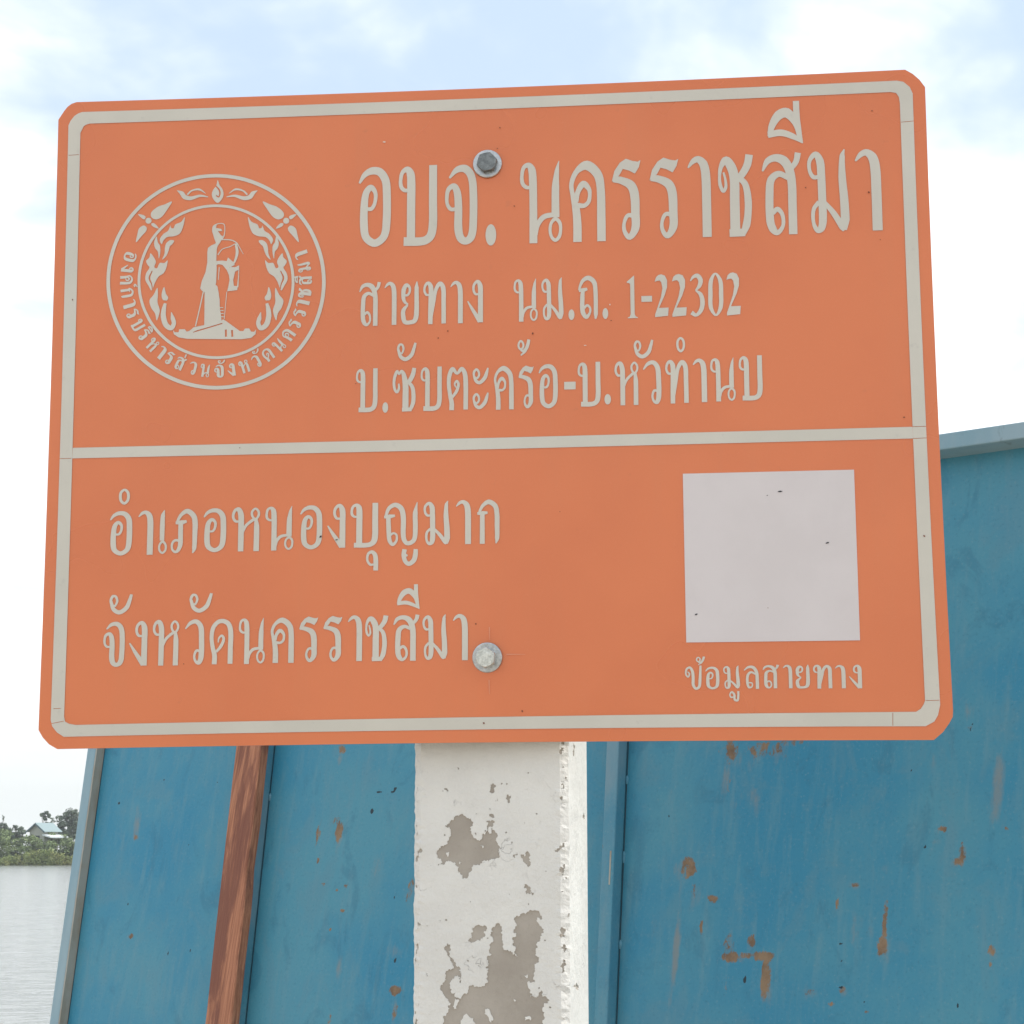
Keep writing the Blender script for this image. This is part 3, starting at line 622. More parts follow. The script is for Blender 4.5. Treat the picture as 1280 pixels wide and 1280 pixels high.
neg = [jagged(p, 3.4, 4, rj) for p in [[(-118.0, 1630.0), (-113.3, 1634.5), (-107.5, 1636.1), (-105.2, 1637.4), (-101.0, 1634.5), (-98.2, 1633.3), (-95.4, 1631.1), (-97.0, 1621.0), (-93.5, 1615.3), (-87.0, 1611.3), (-84.2, 1617.5), (-80.8, 1619.8), (-80.1, 1629.9), (-71.5, 1629.2), (-70.8, 1619.7), (-68.5, 1615.3), (-66.9, 1606.3), (-63.5, 1604.0), (-66.9, 1598.5), (-68.1, 1594.7), (-75.0, 1594.0), (-80.8, 1591.8), (-88.8, 1588.4), (-94.6, 1584.0), (-99.2, 1575.5), (-105.0, 1575.0), (-106.9, 1580.6), (-108.5, 1586.2), (-115.5, 1590.7), (-122.5, 1590.0), (-127.1, 1588.4), (-130.2, 1596.3), (-127.2, 1604.2), (-120.2, 1610.9), (-116.8, 1617.6), (-117.9, 1623.3), (-123.3, 1625.5), (-119.1, 1627.8)], [(-76.2, 1666.0), (-72.7, 1667.5), (-69.9, 1664.8), (-71.5, 1659.1), (-74.5, 1656.9), (-77.3, 1659.2)], [(-58.8, 1655.7), (-54.2, 1655.6), (-55.3, 1648.9), (-57.6, 1647.8)], [(-72.0, 1649.4), (-68.5, 1652.8), (-69.2, 1650.3)], [(-77.3, 1637.3), (-72.7, 1636.6), (-71.5, 1633.9), (-76.2, 1635.0)], [(-53.1, 1596.2), (-48.5, 1600.0), (-47.8, 1597.8), (-50.8, 1594.7)], [(-44.6, 1598.4), (-40.5, 1596.2), (-37.0, 1600.7), (-36.4, 1595.1), (-34.5, 1588.4), (-37.1, 1585.7), (-40.5, 1589.5), (-42.8, 1594.0)], [(-41.7, 1566.2), (-38.3, 1569.1), (-34.8, 1566.2), (-35.6, 1559.6), (-39.4, 1560.0)], [(-34.2, 1561.3), (-30.3, 1563.6), (-31.9, 1558.5)], [(-94.5, 1527.3), (-91.1, 1529.5), (-85.3, 1529.5), (-79.1, 1527.3), (-80.7, 1520.7), (-85.3, 1517.4), (-93.3, 1513.4), (-98.8, 1514.6), (-95.6, 1521.7)], [(-73.8, 1527.4), (-70.4, 1531.8), (-65.8, 1531.2), (-63.5, 1525.2), (-63.1, 1515.3), (-61.2, 1506.5), (-55.5, 1506.1), (-52.1, 1502.2), (-48.0, 1500.0), (-49.8, 1508.8), (-52.1, 1515.4), (-52.5, 1526.4), (-50.9, 1534.1), (-45.2, 1540.7), (-36.1, 1544.1), (-26.9, 1544.1), (-23.5, 1538.6), (-24.7, 1535.3), (-28.1, 1537.5), (-27.0, 1532.0), (-23.6, 1528.7), (-24.8, 1519.9), (-28.2, 1513.3), (-27.1, 1500.2), (-30.5, 1493.6), (-30.6, 1477.2), (-36.3, 1477.1), (-36.3, 1461.9), (-30.7, 1461.9), (-23.8, 1469.2), (-20.5, 1463.1), (-16.4, 1458.8), (-21.6, 1456.6), (-21.1, 1432.8), (-23.0, 1406.9), (-104.5, 1405.6), (-122.8, 1409.7), (-124.1, 1442.3), (-116.1, 1455.6), (-124.2, 1464.2), (-124.3, 1473.0), (-120.8, 1477.5), (-118.6, 1487.4), (-114.0, 1488.5), (-116.3, 1497.3), (-119.8, 1502.8), (-123.3, 1508.3), (-119.8, 1512.7), (-116.3, 1507.2), (-113.5, 1497.3), (-110.5, 1490.7), (-106.6, 1484.2), (-106.6, 1473.2), (-109.3, 1482.0), (-117.4, 1474.2), (-116.2, 1466.5), (-110.4, 1461.1), (-104.7, 1462.3), (-97.8, 1468.9), (-86.4, 1471.2), (-78.4, 1475.7), (-77.7, 1488.8), (-80.7, 1489.9), (-79.5, 1497.6), (-76.1, 1508.6), (-72.7, 1515.2)], [(-110.9, 1683.3), (-108.1, 1682.8), (-109.3, 1680.5)], [(-123.9, 1661.8), (-119.3, 1661.0), (-121.1, 1658.3)], [(-91.2, 1637.4), (-89.4, 1638.3), (-89.8, 1636.5)], [(-76.9, 1642.7), (-75.5, 1643.1), (-75.9, 1640.9)], [(-92.1, 1618.7), (-90.3, 1618.7), (-91.2, 1616.4)], [(-4.3, 1528.4), (0.2, 1526.6), (-0.3, 1519.0), (-5.5, 1518.9)], [(-3.3, 1511.3), (0.6, 1510.9), (0.1, 1504.7), (-2.6, 1505.2)], [(-3.3, 1498.2), (0.0, 1498.2), (-0.0, 1486.2), (-4.6, 1485.1)], [(-3.3, 1701.5), (-0.5, 1701.5), (-1.0, 1698.1), (-3.1, 1698.6)], [(-10.3, 1601.3), (-5.0, 1606.2), (1.9, 1610.6), (-0.4, 1605.0), (-6.1, 1601.3)], [(-152.9, 1602.0), (-145.8, 1602.4), (-147.0, 1599.2), (-152.1, 1598.6)], [(-151.9, 1532.1), (-147.0, 1530.3), (-150.2, 1527.7)], [(-3.9, 1666.6), (-1.2, 1667.4), (-2.1, 1661.6)], [(-4.4, 1586.2), (-1.2, 1584.0), (-3.1, 1577.3)], [(40.9, 1709.3), (53.7, 1706.5), (45.1, 1695.7), (34.0, 1699.7)], [(103.4, 1636.9), (117.1, 1637.6), (113.3, 1630.5)], [(26.8, 1470.3), (66.6, 1470.0), (61.4, 1463.6)]]]
# chipped arrises
for sc, wid, cnt in ((-w_ , 4.5, 45), (0.0, 3.5, 26)):
    for k in range(cnt):
        z = rj.uniform(1200, 1720); a = rj.uniform(0.3, 1.0) ** 2 * wid * 0.6; l_ = a * rj.uniform(0.8, 2.4)
        c_ = sc + rj.uniform(-1, 1) * 4.5
        neg.append([(c_ + a * math.cos(q) * rj.uniform(.5, 1.2), z + l_ * math.sin(q) * rj.uniform(.5, 1.2)) for q in np.linspace(0, 2 * math.pi, 8)[:-1]])
for k in range(70):
    z = rj.uniform(1200, 1690); s = rj.uniform(-w_ + 8, -10); a = rj.uniform(.35, 1.1)
    neg.append([(s + a * math.cos(q) * rj.uniform(.4, 1.6), z + a * math.sin(q) * rj.uniform(.4, 1.3)) for q in np.linspace(0, 2 * math.pi, 7)[:-1]])
isl = [jagged(p, 1.2, 2, rj) for p in [[(-111.6, 1460.0), (-107.4, 1457.8), (-110.4, 1450.2), (-113.8, 1452.3)], [(-80.7, 1450.5), (-77.2, 1450.5), (-72.7, 1440.8), (-75.0, 1437.5), (-81.8, 1446.1)], [(-40.9, 1443.4), (-35.2, 1443.4), (-35.3, 1440.2), (-40.9, 1440.1)], [(-104.6, 1440.4), (-100.1, 1445.9), (-93.2, 1441.6), (-90.9, 1436.2), (-106.9, 1433.8)], [(-42.2, 1482.5), (-37.6, 1483.5), (-39.4, 1480.0)], [(-52.7, 1460.2), (-49.9, 1459.3), (-50.8, 1457.6)], [(-77.8, 1624.3), (-73.6, 1624.2), (-74.5, 1618.4), (-77.3, 1619.3)], [(-86.1, 1606.3), (-82.8, 1606.3), (-83.8, 1604.1)], [(-121.3, 1599.7), (-118.3, 1600.1), (-119.5, 1595.6)], [(-107.8, 1591.1), (-105.5, 1590.7), (-106.9, 1588.4)]]]
def coat(pos, neg, name, thick):
    V2, F2 = merge_pip(pos, neg)
    used = sorted({i for f in F2 for i in f}); mp = {i: k for k, i in enumerate(used)}
    V3 = []
    for i in used:
        s, z = V2[i]; p, nn = post_profile(s)
        t = thick * (1 + 0.5 * noise.noise((s * 0.05, z * 0.05, 1)))
        if min(abs(s), abs(s + w_)) < 9: t += 1.1 * max(-0.35, noise.noise((s * 0.1, z * 0.16, 4))) + 0.8 * max(-.3, noise.noise((s * 0.2, z * 0.45, 9)))
        V3.append(((p[0] + nn.x * t) / 1000, (p[1] + nn.y * t) / 1000, z / 1000))
    F3 = [[mp[i] for i in f] for f in F2]
    cnt = {}
    for f in F3:
        for a, b in zip(f, f[1:] + f[:1]): cnt[(a, b)] = 1
    base = {}
    def low(i):
        if i not in base:
            s, z = V2[used[i]]; p, nn = post_profile(s)
            base[i] = len(V3); V3.append(((p[0] - nn.x * .3) / 1000, (p[1] - nn.y * .3) / 1000, z / 1000))
        return base[i]
    for (a, b) in list(cnt):
        if (b, a) not in cnt: F3.append([b, a, low(a), low(b)])
    return mesh_obj(name, V3, F3, M['paint'], post)
coat(pos, neg, 'paint_coat', 1.1)
for p in isl: coat([p], [], 'paint_flake', 1.0)

# ------------------------------------------------------------------ the sign
S0 = Vector((-0.02806, 1.95944, 2.04287)); SYAW = 0.100503
sign = empty('road_sign', (S0.x, S0.y, S0.z), (0, 0, -SYAW))
tag(sign, 'orange rectangular road sign with white Thai lettering and round seal, bolted to the post', 'sign')
def warp(x, z):    # the thin sheet is not perfectly flat
    return 0.0
def sheet(name, V2, F2, y, mat, parent=sign):
    used = sorted({i for f in F2 for i in f}); mp = {i: k for k, i in enumerate(used)}
    V3 = [(V2[i][0] / 1000, y, V2[i][1] / 1000) for i in used]
    F3 = []
    for f in F2:
        q = [mp[i] for i in f]
        a = sum(V3[q[i]][0] * V3[q[(i + 1) % len(q)]][2] - V3[q[(i + 1) % len(q)]][0] * V3[q[i]][2] for i in range(len(q)))
        F3.append(q if a > 0 else q[::-1])
    return mesh_obj(name, V3, F3, mat, parent)
OUT = [(-451.8, 259.2), (-451.2, 198.6), (-450.6, 138.6), (-450.1, 79.1), (-449.7, 20.2), (-449.4, -38.1), (-449.1, -95.8), (-448.9, -153.0), (-448.8, -209.6), (-448.8, -265.7), (-448.8, -321.3), (-444.1, -328.8), (-437.4, -335.7), (-428.9, -340.4), (-347.4, -339.4), (-266.5, -338.6), (-186.2, -337.9), (-106.6, -337.3), (-27.6, -336.9), (50.7, -336.7), (128.5, -336.6), (205.6, -336.6), (282.2, -336.8), (358.1, -337.1), (433.4, -337.5), (442.3, -330.0), (448.5, -321.6), (452.0, -315.5), (452.5, -309.4), (451.7, -255.1), (450.9, -200.2), (450.3, -144.7), (449.7, -88.7), (449.3, -32.2), (448.9, 24.9), (448.7, 82.6), (448.5, 140.9), (448.5, 199.7), (448.5, 259.1), (448.7, 319.2), (443.4, 327.3), (436.8, 333.9), (429.4, 338.7), (353.9, 338.0), (277.8, 337.5), (201.1, 337.1), (123.9, 336.8), (46.1, 336.7), (-32.3, 336.7), (-111.3, 336.9), (-190.9, 337.3), (-271.2, 337.8), (-352.0, 338.5), (-433.5, 339.3), (-438.9, 337.6), (-443.2, 334.4), (-446.8, 329.7), (-452.6, 320.4)]
bm = bmesh.new()
fr = [bm.verts.new((x / 1000, 0, z / 1000)) for x, z in OUT]; bk = [bm.verts.new((x / 1000, 0.0025, z / 1000)) for x, z in OUT]
bm.faces.new(fr); bm.faces.new(bk[::-1])
n = len(OUT)
for i in range(n): bm.faces.new((fr[i], bk[i], bk[(i + 1) % n], fr[(i + 1) % n]))
sp = bm_obj('sign_plate', bm, M['orange'], sign)
sp.data.materials.append(M['edge'])
for p in sp.data.polygons:
    if p.normal.y > -0.5: p.material_index = 1
BO, BI = ([(-441.2, 313.5), (-439.2, 318.3), (-435.0, 323.9), (-431.1, 326.4), (-426.8, 327.8), (-346.8, 327.1), (-267.4, 326.6), (-188.7, 326.1), (-110.5, 325.8), (-32.9, 325.7), (44.1, 325.6), (120.5, 325.7), (196.4, 325.9), (271.7, 326.2), (346.5, 326.6), (420.7, 327.1), (427.1, 325.6), (433.3, 319.8), (436.0, 312.9), (435.9, 254.0), (435.9, 195.7), (436.1, 138.0), (436.3, 80.9), (436.6, 24.3), (437.0, -31.7), (437.5, -87.2), (438.1, -142.2), (438.8, -196.7), (439.6, -250.6), (440.5, -304.0), (438.1, -313.9), (434.4, -320.0), (426.0, -324.4), (351.8, -324.0), (277.1, -323.8), (201.8, -323.7), (125.9, -323.7), (49.4, -323.9), (-27.7, -324.3), (-105.4, -324.8), (-183.7, -325.4), (-262.6, -326.2), (-342.1, -327.2), (-422.3, -328.3), (-429.5, -323.9), (-434.7, -317.7), (-436.4, -311.4), (-436.4, -257.2), (-436.5, -202.5), (-436.6, -147.3), (-436.9, -91.6), (-437.2, -35.4), (-437.6, 21.4), (-438.2, 78.7), (-438.8, 136.6), (-439.5, 195.0), (-440.3, 254.0)], [(-427.9, 301.5), (-427.9, 304.7), (-424.7, 311.8), (-422.0, 313.6), (-418.1, 314.6), (-339.6, 314.1), (-261.8, 313.8), (-184.5, 313.6), (-107.7, 313.5), (-31.6, 313.4), (44.0, 313.5), (119.1, 313.7), (193.6, 313.9), (267.5, 314.3), (341.0, 314.7), (413.9, 315.2), (419.5, 314.0), (422.2, 309.5), (422.9, 302.9), (423.0, 245.4), (423.1, 188.5), (423.2, 132.2), (423.4, 76.4), (423.7, 21.1), (424.0, -33.7), (424.4, -87.9), (424.8, -141.6), (425.3, -194.9), (425.8, -247.6), (426.4, -299.9), (424.9, -303.5), (422.1, -307.7), (417.5, -310.5), (345.0, -310.6), (272.0, -310.7), (198.4, -311.0), (124.3, -311.3), (49.6, -311.8), (-25.7, -312.3), (-101.5, -313.0), (-177.9, -313.7), (-254.8, -314.6), (-332.4, -315.5), (-410.5, -316.6), (-417.6, -315.3), (-421.5, -313.1), (-422.7, -308.3), (-422.8, -255.4), (-423.0, -202.0), (-423.3, -148.1), (-423.6, -93.7), (-424.0, -38.8), (-424.5, 16.6), (-425.0, 72.5), (-425.6, 129.0), (-426.3, 185.9), (-427.1, 243.5)])
nb_ = len(BO)
SEAMS = [[(-439.8, 280.4), (-428.6, 280.8)], [(423.2, 282.8), (436.0, 283.6)], [(423.4, -31.2), (437.4, -31.1)], [(423.8, -43.1), (437.7, -42.7)], [(-437.2, -315.4), (-422.8, -312.7)], [(426.9, -299.9), (439.8, -299.6)], [(-437.1, -44.7), (-424.9, -44.6)], [(-434.0, -300.2), (-426.6, -299.9)], [(395.5, -311.3), (395.1, -323.5)]]
seam_strips = []
for (x0, z0), (x1, z1) in SEAMS:
    d = Vector((x1 - x0, z1 - z0)).normalized(); nn = Vector((-d.y, d.x)) * 0.28
    seam_strips.append([(x0 + nn.x, z0 + nn.y), (x1 + nn.x, z1 + nn.y), (x1 - nn.x, z1 - nn.y), (x0 - nn.x, z0 - nn.y)])
V2, F2 = merge([BO, [(-423.7, -33.7), (9.0, -33.0), (423.9, -31.3), (424.0, -43.0), (9.0, -44.6), (-423.9, -44.7)]], [])
ring_in = [[p for p in BI]]
# border = outer loop minus inner loop, plus the divider, minus hairline seams between the tapes
Vb, Fb = merge([BO], ring_in + seam_strips)
sheet('border_tape', Vb, Fb, -0.0006, M['white'])
Vd, Fd = merge([[(-423.7, -33.7), (9.0, -33.0), (423.9, -31.3), (424.0, -43.0), (9.0, -44.6), (-423.9, -44.7)]], seam_strips)
sheet('divider_tape', Vd, Fd, -0.0006, M['white'])

